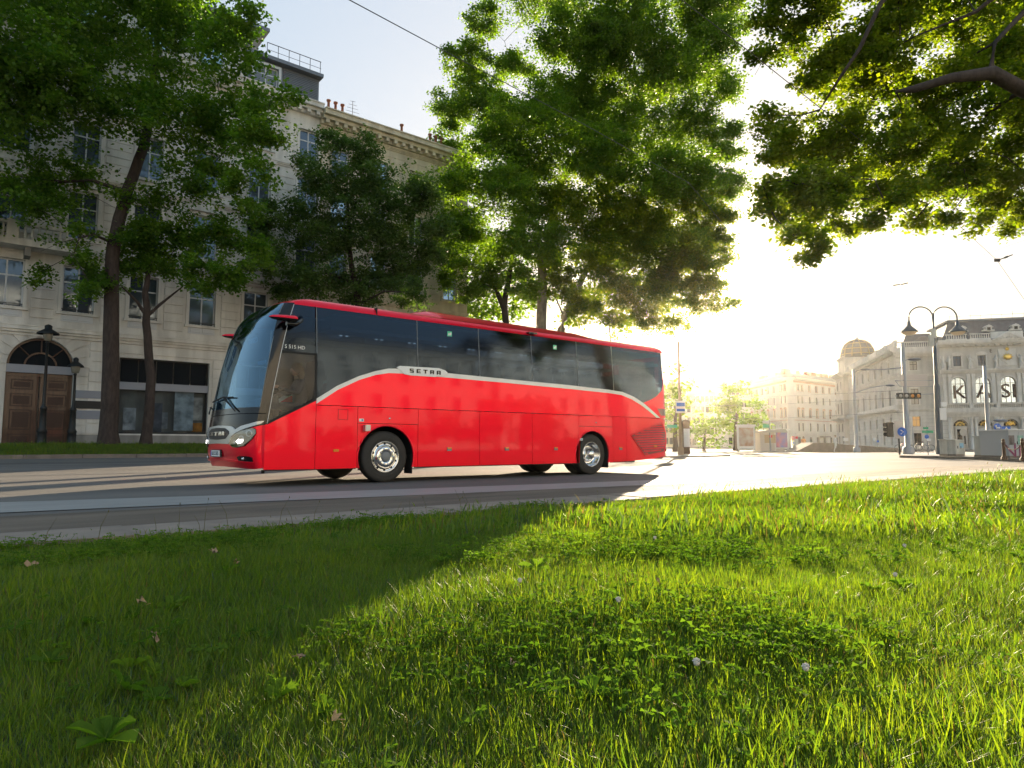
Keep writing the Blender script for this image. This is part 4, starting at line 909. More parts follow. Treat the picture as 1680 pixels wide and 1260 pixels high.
hm = MB().box(.5, .06, .78, .63, .42, 1.03).box(.5, .53, .78, .63, .89, 1.03).mesh('headrest', SEATM)
for k in range(11):
    for y in (.2, 1.4):
        s_ = put('seat', sm, BUS, (2.35+k*.82, y, 1.62)); put('headrest', hm, s_)
q = MB(); q.prism([(.0, .0), (.52, 0), (.70, .85), (.66, 1.1), (.52, 1.12), (.50, .85), (.42, .14), (.0, .12)], 0, .5)
ds = q.obj('driver_seat', SEATM, BUS, loc=(1.22, .42, 1.28))
q = MB(); q.box(.5, .7, .95, .98, W-.3, 1.50); q.prism([(.62, 1.4), (.98, 1.4), (.94, 1.66), (.72, 1.60)], .25, 1.2); q.obj('dashboard', mat('dash_grey', (.05, .055, .06), rough=.8), BUS)
q = MB(); M = Matrix.Translation((1.02, .66, 1.74)) @ Matrix.Rotation(math.radians(-28), 4, 'Y')
q.tube([M @ Vector((.22*math.cos(2*PI*k/24), .22*math.sin(2*PI*k/24), 0)) for k in range(25)], .014, 6, cap=False)
q.tube([M @ Vector((-.2, 0, 0)), M @ Vector((.2, 0, 0))], .012, 6); q.tube([M @ Vector((0, 0, 0)), Vector((.86, .66, 1.5))], .03, 6); q.obj('steering_wheel', RUB, BUS)
q = MB(); q.box(1.0, 1.15, 2.35, 1.02, 1.6, 2.42); q.box(.80, 1.1, 2.75, .82, 1.6, 2.85); q.obj('cab_mirror', mat('pale_plastic', (.5, .55, .58)), BUS)
# ---- driver
def person(name, label, joints, edges, skinmat, cloth, hair, head, rel=Matrix(), ground=None, group=None, up=0):
    t = thing(name, label, 'person', tuple(rel.to_translation()), 0, group)
    me = bpy.data.meshes.new('body'); me.from_pydata([j[0] for j in joints], edges, [])
    o = put('body', me, t); me.materials.append(cloth)
    sk_ = o.modifiers.new('skin', 'SKIN'); sk_.use_smooth_shade = True
    for i, j in enumerate(joints): me.skin_vertices[0].data[i].radius = (j[1], j[1]*(j[2] if len(j) > 2 else 1))
    me.skin_vertices[0].data[0].use_root = True
    o.modifiers.new('sub', 'SUBSURF').levels = 1; o.modifiers['sub'].render_levels = 1
    return t, o
DSK = mat('driver_skin', (.45, .25, .18), rough=.6); DCL = mat('driver_jacket', (.03, .04, .06), rough=.9); DHR = mat('driver_hair', (.10, .06, .035), rough=.8)
J = [((1.50, .66, 1.50), .16, 1.1), ((1.55, .66, 1.75), .17, 1.0), ((1.53, .66, 1.93), .17, .8), ((1.49, .66, 2.03), .06), ((1.46, .66, 2.12), .06),
     ((1.50, .47, 1.95), .065), ((1.38, .42, 1.72), .05), ((1.13, .50, 1.80), .035), ((1.04, .55, 1.84), .03),
     ((1.50, .85, 1.95), .065), ((1.38, .90, 1.72), .05), ((1.13, .82, 1.80), .035), ((1.04, .77, 1.84), .03),
     ((1.45, .56, 1.47), .10), ((1.05, .55, 1.50), .075), ((.98, .55, 1.12), .05), ((1.45, .76, 1.47), .10), ((1.05, .77, 1.50), .075), ((.98, .77, 1.12), .05)]
E = [(0, 1), (1, 2), (2, 3), (3, 4), (2, 5), (5, 6), (6, 7), (7, 8), (2, 9), (9, 10), (10, 11), (11, 12), (0, 13), (13, 14), (14, 15), (0, 16), (16, 17), (17, 18)]
drv, ob = person('person', 'driver in a dark jacket seated behind the side window of the red coach', J, E, DSK, DCL, DHR, None)
def head_mesh(c, s=1.0, face=(-1, 0)):
    """a head turned towards face: skull, jaw, nose and ears in one mesh"""
    q = MB(); n = 16; m_ = 12; v = []
    fx, fy = face
    for i in range(m_+1):
        ph = PI*i/m_; z = -math.cos(ph)*.125; r = math.sin(ph)
        for k in range(n):
            th = 2*PI*k/n; cx, cy_ = math.cos(th), math.sin(th)   # cx forward
            rx = .098 if cx < 0 else .088; ry = .076*(1-.25*max(0, -z/.125)); 
            x = cx*rx*r; y = cy_*ry*r
            if z < -.02 and cx > 0: x += .012*cx
            if cx > .92 and -.045 < z < .02: x += .022*(1-abs(z+.02)/.04)
            v.append((x*s, y*s, z*s))
    w_ = [(c[0]+fx*x-fy*y, c[1]+fy*x+fx*y, c[2]+z) for x, y, z in v]
    q.add(w_, [(i*n+k, i*n+(k+1) % n, (i+1)*n+(k+1) % n, (i+1)*n+k) for i in range(m_) for k in range(n)], 0, True)
    return q
q = head_mesh((1.42, .66, 2.21)); q.obj('head', DSK, drv)
q = MB(); q.sphere((1.445, .66, 2.235), .118, n=16, sc=(1, .86, 1.0)); q.tube([(1.50, .66, 2.24), (1.535, .66, 2.12), (1.535, .66, 2.0)], [.08, .07, .03], 10); q.obj('hair', DHR, drv)
for yy in (.55, .77):
    q = MB(); q.sphere((1.02, yy, 1.85), .038, sc=(1.2, .7, .9), n=10)
    for k in range(4): q.tube([(1.0, yy-.03+.02*k, 1.86), (.97, yy-.03+.02*k, 1.87), (.955, yy-.03+.02*k, 1.845), (.97, yy-.03+.02*k, 1.825)], [.010, .009, .009, .008], 6)
    q.tube([(1.03, yy+.03, 1.86), (1.0, yy+.035, 1.88), (.985, yy+.02, 1.885)], [.012, .010, .008], 6)
    q.obj('hand', DSK, drv)
# ================================================================ buildings
ST1 = mat('cream_stucco', (.70, .68, .64), rough=.85, var=.10, scale=.7, streak=.25, bump=.15, bscale=6)
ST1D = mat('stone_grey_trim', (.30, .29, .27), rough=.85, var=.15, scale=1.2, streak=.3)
ST2 = mat('ochre_stucco', (.60, .53, .38), rough=.85, var=.10, scale=.6, streak=.22, bump=.15, bscale=6)
ST2T = mat('ochre_trim', (.62, .56, .43), rough=.85, var=.12, scale=1.0, streak=.25)
ST3 = mat('palace_stone', (.54, .51, .46), rough=.85, var=.14, scale=.5, streak=.14)
ST3T = mat('palace_trim', (.64, .61, .56), rough=.85, var=.10, scale=.9, streak=.12)
ST4 = mat('white_stucco', (.56, .53, .48), rough=.85, var=.08, scale=.3, streak=.06)
ST4T = mat('terracotta_trim', (.36, .20, .12), rough=.85, var=.15, scale=.8)
WGL = mat('window_glass', (.10, .13, .17), rough=.06, metal=.55, spec=.8)
WGD = mat('window_dark', (.015, .018, .022), rough=.9, spec=.03)
WGS = mat('window_sky_glass', (.42, .52, .62), rough=.05, metal=.85)
WFR = mat('window_white', (.55, .57, .60), rough=.5)
WFB = mat('window_brown', (.035, .022, .016), rough=.6)
WOOD = mat('gate_wood', (.060, .024, .010), rough=.5, var=.3, scale=5, stretch=(3, 1, .4), coat=.2)
WOODD = mat('gate_wood_dark', (.035, .013, .006), rough=.55)
SLATE = mat('slate_roof', (.085, .088, .10), rough=.6, var=.25, scale=1.5)
ZINC = mat('zinc_grey', (.16, .175, .20), rough=.45, metal=.4)
SIGNG = mat('sign_grey', (.26, .28, .33), rough=.5)
IRON = mat('iron_dark', (.018, .022, .024), rough=.5, metal=.3)
BRICK = mat('chimney_brick', (.30, .12, .07), rough=.9, var=.2, scale=4)
GOLD = mat('gilding', (.75, .50, .12), rough=.35, metal=.8)
CURT = mat('curtain', (.45, .40, .33), rough=.9)
class Fac:
    """a facade plane of a building: x runs along it to the right seen from the street, y goes in, z up"""
    def __init__(s, par, o=(0, 0, 0), a=0.0): s.p = par; s.o = Vector(o); s.a = a; s.R = Matrix.Rotation(a, 3, 'Z')
    def put(s, name, me, x=0, y=0, z=0, parent=None, scale=(1, 1, 1)): return put(name, me, s.p, s.o+s.R @ Vector((x, y, z)), (0, 0, s.a), scale)
    def box(s, name, x0, y0, z0, x1, y1, z1, m): return s.put(name, MB().box(x0, y0, z0, x1, y1, z1).mesh(name, m))
UNIT = {}
def unit(m, bevel=True):
    if m.name not in UNIT: UNIT[m.name] = MB().box(0, 0, 0, 1, 1, 1).mesh('stone_block', m)
    return UNIT[m.name]
def subtract(x0, x1, cuts):
    out = []; c = x0
    for a, b in sorted(cuts):
        if a > c: out.append((c, min(a, x1)))
        c = max(c, b)
    if c < x1: out.append((c, x1))
    return [(a, b) for a, b in out if b-a > .02]
def wall(F, x0, x1, z0, z1, ops, m, th=.45, name='wall', y0=0.0):
    """wall with openings (xa, xb, za, zb[, 'arch'])"""
    q = MB(); zs = sorted({z0, z1} | {min(max(o[i], z0), z1) for o in ops for i in (2, 3)})
    for a, b in zip(zs[:-1], zs[1:]):
        for xa, xb in subtract(x0, x1, [(o[0], o[1]) for o in ops if o[2] < b-1e-6 and o[3] > a+1e-6]): q.box(xa, y0, a, xb, y0+th, b)
    for o in ops:
        if len(o) > 4:
            r_ = (o[1]-o[0])/2; cx = (o[0]+o[1])/2; zc = o[3]-r_; n = 10
            for sgn in (-1, 1):
                P = [(cx+sgn*r_*math.cos(PI/2*k/n), zc+r_*math.sin(PI/2*k/n)) for k in range(n+1)]
                for k in range(n): q.prism([P[k], P[k+1], (P[k+1][0], o[3]+.001), (P[k][0], o[3]+.001)][::sgn], y0+.002, y0+th-.002)
    return F.put(name, q.mesh(name, m))
def courses(F, x0, x1, z0, z1, h, ops, m, proud=.05, gap=.035, y0=0.0, split=None):
    """rustication: stone courses with recessed joints, cut by the openings"""
    n = max(1, round((z1-z0)/h)); h = (z1-z0)/n; u = unit(m); c = 0
    for k in range(n):
        a, b = z0+k*h+gap/2, z0+(k+1)*h-gap/2
        segs = subtract(x0, x1, [(o[0]-.02, o[1]+.02) for o in ops if o[2] < b and o[3] > a])
        for xa, xb in segs:
            if split:
                cnt = max(1, round((xb-xa)/split)); w_ = (xb-xa)/cnt
                for i in range(cnt): F.put('stone_block', u, xa+i*w_+.01, y0-proud, a, scale=(w_-.02, proud+.01, b-a)); c += 1
            else: F.put('stone_block', u, xa, y0-proud, a, scale=(xb-xa, proud+.01, b-a)); c += 1
    return c
def cornice(F, x0, x1, z, h, pr, m, name='cornice', dent=0, y0=0.0):
    q = MB(); q.box(x0, y0-pr*.35, z, x1, y0+.05, z+h*.3); q.box(x0-.0, y0-pr*.7, z+h*.3, x1, y0+.05, z+h*.55); q.box(x0-.0, y0-pr, z+h*.55, x1, y0+.05, z+h*.9); q.box(x0, y0-pr*1.08, z+h*.9, x1, y0+.05, z+h)
    if dent:
        k = int((x1-x0)/dent)
        for i in range(k): xx = x0+(i+.3)*(x1-x0)/k; q.box(xx, y0-pr*.68, z+h*.02, xx+dent*.4, y0-pr*.3, z+h*.3-.002)
    return F.put(name, q.mesh(name, m))
def balustrade(F, x0, x1, z, h, m, y=-.1, pier=None, name='balustrade'):
    q = MB(); q.box(x0, y-.12, z, x1, y+.12, z+h*.16); q.box(x0, y-.14, z+h*.84, x1, y+.14, z+h)
    n = int((x1-x0)/.28)
    for i in range(n):
        x = x0+(i+.5)*(x1-x0)/n; q.lathe([(.05, z+h*.16), (.095, z+h*.35), (.05, z+h*.6), (.07, z+h*.84)], 5, Matrix.Translation((x, y, 0)))
    if pier:
        k = max(1, round((x1-x0)/pier))
        for i in range(k+1): x = x0+i*(x1-x0)/k; q.box(x-.22, y-.16, z, x+.22, y+.16, z+h+.06)
    return F.put(name, q.mesh(name, m))
WM = {}
def window(F, x, z, w_, h, fr=WFR, gl=WGL, bars=(1, 1), surround=None, hood=None, sill=None, arch=False, depth=.16, panel=None, y0=0.0, label=None, sill_br=False):
    """centre x, sill z; children pane and surround"""
    key = (round(w_, 3), round(h, 3), fr.name, gl.name, bars, surround and surround.name, hood, arch, depth, sill_br)
    if key not in WM:
        q = MB(); t = .07; W2 = w_/2; zt = h-(W2 if arch else 0)
        q.box(-W2, 0, 0, -W2+t, .06, zt); q.box(W2-t, 0, 0, W2, .06, zt); q.box(-W2+t, 0, 0, W2-t, .06, t)
        if arch:
            n = 14
            for k in range(n):
                a0, a1 = PI*k/n, PI*(k+1)/n
                q.prism([(W2*math.cos(a0), zt+W2*math.sin(a0)), (W2*math.cos(a1), zt+W2*math.sin(a1)), ((W2-t)*math.cos(a1), zt+(W2-t)*math.sin(a1)), ((W2-t)*math.cos(a0), zt+(W2-t)*math.sin(a0))], 0, .06)
        else: q.box(-W2+t, 0, h-t, W2-t, .06, h)
        for i in range(bars[0]): xx = -W2+(i+1)*w_/(bars[0]+1); q.box(xx-.035, .004, t, xx+.035, .055, (h-t) if not arch else zt+math.sqrt(max(0, W2**2-xx**2))-t)
        for i in range(bars[1]): zz = (h*.66 if bars[1] == 1 and not arch else zt*(i+1)/(bars[1] if arch else bars[1]+1)); q.box(-W2+t, .008, zz-.035, W2-t, .050, zz+.035)
        fm = q.mesh('window', fr); q = MB()
        if arch:
            P = [(-W2+.02, .02), (W2-.02, .02)]+[((W2-.02)*math.cos(PI*k/14), zt+(W2-.02)*math.sin(PI*k/14)) for k in range(15)]; q.prism(P, .03, .038)
        else: q.box(-W2+.02, .03, .02, W2-.02, .038, h-.02)
        gm = q.mesh('pane', gl); sm_ = None
        if surround:
            q = MB(); s_ = .16; d0 = -depth-.06; d1 = -depth+.02
            if not arch:
                q.box(-W2-s_, d0, 0, -W2, d1, h); q.box(W2, d0, 0, W2+s_, d1, h); q.box(-W2-s_, d0, h, W2+s_, d1, h+s_)
            else:
                q.box(-W2-s_, d0, 0, -W2, d1, zt); q.box(W2, d0, 0, W2+s_, d1, zt)
                for k in range(12):
                    a0, a1 = PI*k/12, PI*(k+1)/12; R_ = W2+s_*1.3
                    q.prism([(R_*math.cos(a0), zt+R_*math.sin(a0)), (R_*math.cos(a1), zt+R_*math.sin(a1)), (W2*math.cos(a1), zt+W2*math.sin(a1)), (W2*math.cos(a0), zt+W2*math.sin(a0))], d0, d1)
            q.box(-W2-s_*1.4, d0-.08, -.14, W2+s_*1.4, d1, 0)
            if sill_br:
                for sg in (-1, 1): q.box(sg*W2-.09, d0-.05, -.5, sg*W2+.09, d1, -.14)
                q.box(-W2, d0+.02, -.62, W2, d1, -.16)
            if hood == 'flat': q.box(-W2-s_*1.6, d0-.14, h+s_+.12, W2+s_*1.6, d1, h+s_+.26); q.box(-W2-s_, d0-.02, h+s_, W2+s_, d1, h+s_+.12)
            if hood == 'tri':
                q.box(-W2-s_*1.8, d0-.14, h+s_+.05, W2+s_*1.8, d1, h+s_+.15)
                q.prism([(-W2-s_*1.8, h+s_+.15), (W2+s_*1.8, h+s_+.15), (0, h+s_+.15+w_*.38)], d0-.12, d1)
            if hood == 'round':
                q.box(-W2-s_*1.5, d0-.12, h+s_+.02, W2+s_*1.5, d1, h+s_+.10)
                q.prism([(-W2-s_, h+s_+.1)]+[((W2+s_)*math.cos(PI*k/8)*1.0, h+s_+.1+w_*.30*math.sin(PI*k/8)) for k in range(8, -1, -1)][1:-1]+[(W2+s_, h+s_+.1)], d0-.10, d1)
            sm_ = q.mesh('surround', surround)
        WM[key] = (fm, gm, sm_)
    fm, gm, sm_ = WM[key]
    o = F.put('window', fm, x, y0+depth, z); put('pane', gm, o)
    if sm_: put('surround', sm_, o)
    if label: o['label'] = label
    return o
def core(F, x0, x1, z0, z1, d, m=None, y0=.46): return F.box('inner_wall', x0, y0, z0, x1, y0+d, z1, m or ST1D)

# ---------------- house 1, pale stone, behind the big tree
GZ = .55
H1 = thing('apartment_house', 'pale stone town house with an arched brown gate, banded masonry and a shop window', 'building', (-8, 29, GZ), 0, 'street houses behind the road')
F = Fac(H1); L1 = 21.7; cx = [2.85+3.03*k for k in range(7)]      # window axes
def wz(z): return z-GZ
gate = (6.1, 8.9, 0, wz(6.1), 'arch'); shop = (10.95, 15.5, .8, wz(5.42)); shop2 = (17.0, 20.6, .8, wz(5.42)); shop0 = (1.0, 4.4, .8, wz(5.2))
opsG = [gate, shop, shop2, shop0]
wall(F, 0, L1, 0, wz(6.2), opsG, ST1)
archcut = [(gate[0]+(1.4-math.sqrt(max(0, 1.4**2-max(0, (z-(wz(6.1)-1.4)))**2))), gate[1]-(1.4-math.sqrt(max(0, 1.4**2-max(0, (z-(wz(6.1)-1.4)))**2))), 0, z) for z in ()]
courses(F, 0, L1, .75, wz(6.15), .52, [(5.45, 9.55, 0, 9)]+[(o[0]-.15, o[1]+.15, o[2], o[3]+.1) for o in opsG[1:]], ST1, .06, .075)
F.box('plinth', 0, -.10, 0, 6.0, .02, .72, ST1D); F.box('plinth', 9.0, -.10, 0, L1, .02, .72, ST1D)
# blocks and voussoirs round the gate
zc = wz(6.1)-1.4
for k in range(8):
    a = .75+k*(zc-.75)/8
    for xa, xb in ((5.45, 6.08), (8.92, 9.55)): F.put('stone_block', unit(ST1), xa, -.045, a+.02, scale=(xb-xa, .055, (zc-.75)/8-.05))
for k in range(11):
    a0, a1 = PI*(k+.06)/11, PI*(k+.94)/11; q = MB(); R1 = 2.05 if k % 2 else 2.25
    q.prism([(7.5+1.42*math.cos(a0), zc+1.42*math.sin(a0)), (7.5+R1*math.cos(a0), zc+R1*math.sin(a0)), (7.5+R1*math.cos(a1), zc+R1*math.sin(a1)), (7.5+1.42*math.cos(a1), zc+1.42*math.sin(a1))], -.055, .0)
    F.put('voussoir', q.mesh('voussoir', ST1))
# gate
g_ = F.put('gate', MB().box(6.12, .25, 0, 7.47, .32, wz(4.15)).mesh('gate', WOOD)); g_['label'] = 'brown panelled left gate leaf'
g2 = F.put('gate', MB().box(7.53, .25, 0, 8.88, .32, wz(4.15)).mesh('gate', WOOD)); g2['label'] = 'brown panelled right gate leaf'
for lf, xo in ((g_, 6.12), (g2, 7.53)):
    for z0, z1 in ((.15, .75), (.95, 1.95), (2.1, 2.75), (2.95, 3.45)):
        q = MB(); xa, xb = xo+.22, xo+1.13
        for (a, b, c, d) in ((xa, z0, xb, z0+.05), (xa, z1-.05, xb, z1), (xa, z0+.05, xa+.05, z1-.05), (xb-.05, z0+.05, xb, z1-.05)): q.box(a, .225, b, c, .249, d)
        q.box(xa+.12, .235, z0+.12, xb-.12, .249, z1-.12); put('door_panel', q.mesh('door_panel', WOODD), lf)
F.box('gate_frame', 6.12, .2, wz(4.15), 8.88, .34, wz(4.32), WOOD)
F.box('gate_sign', 6.0, .02, wz(4.32), 9.0, .2, wz(4.72), SIGNG)
q = MB()
for R0, R1 in ((1.30, 1.41), (.62, .70)):
    for k in range(16):
        a0, a1 = PI*k/16, PI*(k+1)/16; q.prism([(7.5+R0*math.cos(a0), zc+R0*math.sin(a0)), (7.5+R1*math.cos(a0), zc+R1*math.sin(a0)), (7.5+R1*math.cos(a1), zc+R1*math.sin(a1)), (7.5+R0*math.cos(a1), zc+R0*math.sin(a1))], .18, .26)
for a in (PI*.25, PI*.5, PI*.75): q.tube([(7.5+.66*math.cos(a), .22, zc+.66*math.sin(a)), (7.5+1.33*math.cos(a), .22, zc+1.33*math.sin(a))], .035, 4)
fl = F.put('fanlight', q.mesh('fanlight', WOOD)); q = MB(); q.prism([(7.5+1.35*math.cos(PI*k/16), zc+1.35*math.sin(PI*k/16)) for k in range(17)], .23, .235); put('pane', q.mesh('pane', WGD), fl)
# plates on the wall
for z0, z1, m_ in ((wz(3.15), wz(3.55), SIGNG), (wz(2.62), wz(3.02), IRON), (wz(2.08), wz(2.52), SIGNG)): F.box('wall_plate', 9.0, -.085, z0, 10.55, -.05, z1, m_)
# shop front
def shopfront(x0, x1, zt, lab):
    s_ = F.put('shop_window', MB().box(x0, .24, .8, x0+.08, .34, zt).box(x1-.08, .24, .8, x1, .34, zt).box(x0+.08, .24, .8, x1-.08, .34, .88).box(x0+.08, .24, zt-.07, x1-.08, .34, zt).mesh('shop_window', IRON)); s_['label'] = lab
    put('pane', MB().box(x0+.08, .29, .88, x1-.08, .295, wz(3.72)).mesh('pane', glass('shop_glass', (.75, .78, .8), base=.0, graz=.06, rough=.1)), s_)
    put('fascia', MB().box(x0, .10, wz(3.72), x1, .30, wz(4.12)).mesh('fascia', SIGNG), s_)
    n = 5
    for i in range(n): a = x0+.08+(x1-x0-.16)*i/n; b = x0+.08+(x1-x0-.16)*(i+1)/n; put('transom_pane', MB().box(a+.03, .28, wz(4.12), b-.03, .29, zt-.07).mesh('transom_pane', WGD), s_)
    put('shop_interior', MB().box(x0, 1.6, .5, x1, 1.65, zt).box(x0, .35, .78, x1, 1.6, .84).mesh('shop_interior', WGD), s_)
    return s_
s1_ = shopfront(10.95, 15.5, wz(5.42), 'shop window with grey fascia behind the small tree'); shopfront(17.0, 20.6, wz(5.42), 'shop window partly behind the coach'); shopfront(1.0, 4.4, wz(5.2), 'shop window left of the gate')
PO = [((.42, .5, .56), 13.8, 1.0, 1.0, 2.6), ((.55, .22, .03), 14.75, .55, .95, .5), ((.5, .52, .55), 11.3, .6, 1.0, 1.2), ((.12, .14, .18), 12.4, .8, .9, 1.6), ((.5, .48, .45), 14.7, .6, 1.6, 1.3), ((.35, .38, .42), 13.0, .5, 1.1, .9)]
for i, (c, x, w_, z, h) in enumerate(PO): put('poster', MB().box(x, .31+.015*i, z, x+w_, .318+.015*i, z+h).mesh('poster', mat('poster_%s' % 'abcdef'[i], c, rough=.5, var=.5, scale=2.5)), s1_)
# string course and floors
cornice(F, 0, L1, wz(6.16), .50, .32, ST1); F.box('frieze', 0, -.04, wz(6.66), L1, .1, wz(7.0), ST1)
floors = [(7.05, 9.95, 1.42), (11.45, 14.0, 1.35), (15.45, 17.85, 1.3), (19.0, 21.0, 1.25)]
for i, (z0, z1, w_) in enumerate(floors):
    zz = (7.0, 10.9, 14.9, 18.5, 22.0); ops = [(c-w_/2, c+w_/2, wz(z0+(.5 if i == 0 else 0)), wz(z1)) for c in cx]
    wall(F, 0, L1, wz(zz[i]), wz(zz[i+1])-.005, ops, ST1)
    if i == 0:
        courses(F, 0, L1, wz(7.08), wz(10.0), .49, [(a-.30, b+.30, c-.6, d+.1) for a, b, c, d in ops], ST1, .055, .075)
    elif i < 3: courses(F, 0, L1, wz(zz[i]+.5), wz(zz[i+1]-.6), .42, [(a-.25, b+.25, c-.7, d+.55) for a, b, c, d in ops], ST1, .04, .07)
    for k, c in enumerate(cx):
        window(F, c, wz(z0+(.5 if i == 0 else 0)), w_, z1-z0-(.5 if i == 0 else 0), bars=(1, 1), surround=ST1, hood=(None, 'tri', 'flat', None)[i], gl=WGL)
        if i == 0:
            F.put('balcony_panel', MB().box(-w_/2, -.02, 0, w_/2, .12, .40).box(-w_/2+.1, -.05, .08, -.04, -.02, .34).box(.04, -.05, .08, w_/2-.1, -.02, .34).mesh('balcony_panel', WFR) if k == 0 else [o for o in bpy.data.meshes if o.name.startswith('balcony_panel')][0], c, 0, wz(7.06))
            q = MB(); q.box(-w_/2, -.06, .62, w_/2, -.03, .66)
            for j in range(9): q.box(-w_/2+.05+j*(w_-.1)/8-.01, -.055, .46, -w_/2+.05+j*(w_-.1)/8+.01, -.035, .62)
            F.put('window_rail', q.mesh('window_rail', IRON), c, 0, wz(7.06))
# balcony with dark underside above the mezzanine
F.box('balcony', 0, -1.1, wz(10.42), 8.9, .02, wz(10.62), ST1); q = MB()
for k in range(5): q.prism([(0, 0), (0, -.5), (.001, 0)], k, k+.1) if False else q.box(.8+k*1.9, -.9, wz(9.98), 1.05+k*1.9, -.02, wz(10.42))
F.put('balcony_brackets', q.mesh('balcony_brackets', ST1D)); balustrade(F, 0, 8.9, wz(10.62), .95, ST1, y=-.95, pier=2.9)
cornice(F, 8.9, L1, wz(10.3), .55, .35, ST1); cornice(F, 0, L1, wz(14.6), .3, .2, ST1); cornice(F, 0, L1, wz(18.2), .3, .18, ST1)
cornice(F, 0, L1, wz(22.0), .75, .75, ST1, dent=.6)
core(F, 0, L1, 0, wz(22.0), 11)
# roof storey: zinc clad volume with louvres, terrace slab, set back top storey with a railing
q = MB(); q.prism([(17.0, wz(22.75)), (L1, wz(22.75)), (L1, wz(24.75)), (17.0, wz(24.75))], .25, 6); F.put('attic', q.mesh('attic', ZINC)); q = MB()
for k in range(16): q.box(19.3, .19, wz(22.85)+k*.115, L1-.1, .25, wz(22.85)+k*.115+.07)
F.put('louvred_cladding', q.mesh('louvred_cladding', ZINC)); F.box('attic_slab', 16.8, -.25, wz(24.75), L1+.1, 6, wz(24.98), ZINC)
window(F, 18.2, wz(22.95), 1.5, 1.45, bars=(1, 1), surround=WFR, y0=.08, depth=.16, gl=WGS)
F.box('attic', 0, .3, wz(22.75), 16.9, 6, wz(25.2), ST1); F.box('attic_slab', 0, -.1, wz(25.2), 17.0, 6, wz(25.4), ZINC)
for c in cx[:5]: window(F, c, wz(23.1), 1.3, 1.6, bars=(1, 1), surround=WFR, y0=.10, gl=WGS)
F.box('attic', 0, 1.2, wz(25.4), 18.0, 7, wz(27.2), ST1D); F.box('attic_slab', -.2, .9, wz(27.2), 18.6, 7.4, wz(27.42), ZINC)
q = MB()
for k in range(6): q.tube([(18.2+k*.7, .1, wz(24.98)), (18.2+k*.7, .1, wz(25.95))], .02, 5)
q.tube([(18.2, .1, wz(25.95)), (21.75, .1, wz(25.95))], .025, 5); q.tube([(18.2, .1, wz(25.5)), (21.75, .1, wz(25.5))], .015, 5); F.put('railing', q.mesh('railing', IRON))
# ---------------- house 2, ochre
H2 = thing('apartment_house', 'ochre town house with deep roof cornice behind the bushy tree', 'building', (13.72, 29.05, .35), 0, 'street houses behind the road')
F = Fac(H2); L2 = 11.9; GZ = .35; cx = [1.5+2.95*k for k in range(4)]
opsG = [(c-.95, c+.95, .6, 4.4, 'arch') for c in cx]; wall(F, 0, L2, 0, 6.0, opsG, ST2); courses(F, 0, L2, .6, 5.9, .5, [(a-.12, b+.12, c, d+.1) for a, b, c, d, _ in opsG], ST2T, .045, .05)
for c in cx: window(F, c, .6, 1.9, 3.8, fr=WFB, gl=WGD, arch=True, bars=(1, 2))
cornice(F, 0, L2, 6.0, .5, .3, ST2T)
fl2 = [(7.2, 9.2), (11.0, 13.2), (14.6, 16.7), (18.0, 20.0)]; zz = (6.0, 10.2, 13.9, 17.4, 21.3)
for i, (z0, z1) in enumerate(fl2):
    ops = [(c-.6, c+.6, z0, z1) for c in cx]; wall(F, 0, L2, zz[i]+.01, zz[i+1], ops, ST2)
    courses(F, 0, L2, zz[i]+.55, zz[i+1]-.35, .44, [(a-.25, b+.25, c_-.55, d+.5) for a, b, c_, d in ops], ST2T, .025, .05)
    for c in cx: window(F, c, z0, 1.2, z1-z0, surround=ST2T, hood=('tri', 'flat', 'flat', None)[i], gl=(WGL, WGS)[(i+int(c)) % 2])
    cornice(F, 0, L2, zz[i+1]-.28, .26, .16, ST2T, name='string_course')
cornice(F, 0, L2, 21.3, .85, .95, ST2T, dent=.6); core(F, 0, L2, 0, 21.3, 11, ST2T)
q = MB(); v = [(0, -.6, 22.15), (L2, -.6, 22.15), (L2, 5, 23.4), (0, 5, 23.4), (0, 11, 22.1), (L2, 11, 22.1)]; q.add(v, [(0, 1, 2, 3), (3, 2, 5, 4), (0, 3, 4), (1, 5, 2), (0, 4, 5, 1)]); F.put('roof', q.mesh('roof', SLATE))
for x, k in ((.6, 3), (6.2, 1), (8.6, 3)):
    q = MB(); q.box(x, .3, 22.2, x+.5*k, .9, 22.75)
    for i in range(k): q.lathe([(.10, 22.75), (.09, 23.35), (.15, 23.4), (.15, 23.5)], 8, Matrix.Translation((x+.25+.5*i, .6, 0)))
    F.put('chimney', q.mesh('chimney', BRICK))
for x in (2.6, 11.0):
    q = MB(); q.tube([(x, .6, 22.2), (x, .6, 24.0)], .02, 4)
    for k in range(4): q.tube([(x-.5+.1*k, .6, 23.2+.25*k), (x+.5-.1*k, .6, 23.25+.25*k)], .012, 4)
    F.put('roof_aerial', q.mesh('roof_aerial', IRON))
# ---------------- palace at the right
PC = Vector((109.33, 31.78, -.02)); PA = math.radians(-54.7)
PL_ = thing('palace', 'grand grey stone palace with arched windows, slate roof and gilded crest at the right edge', 'building', PC[:], 0)
F = Fac(PL_, (0, 0, 0), PA)
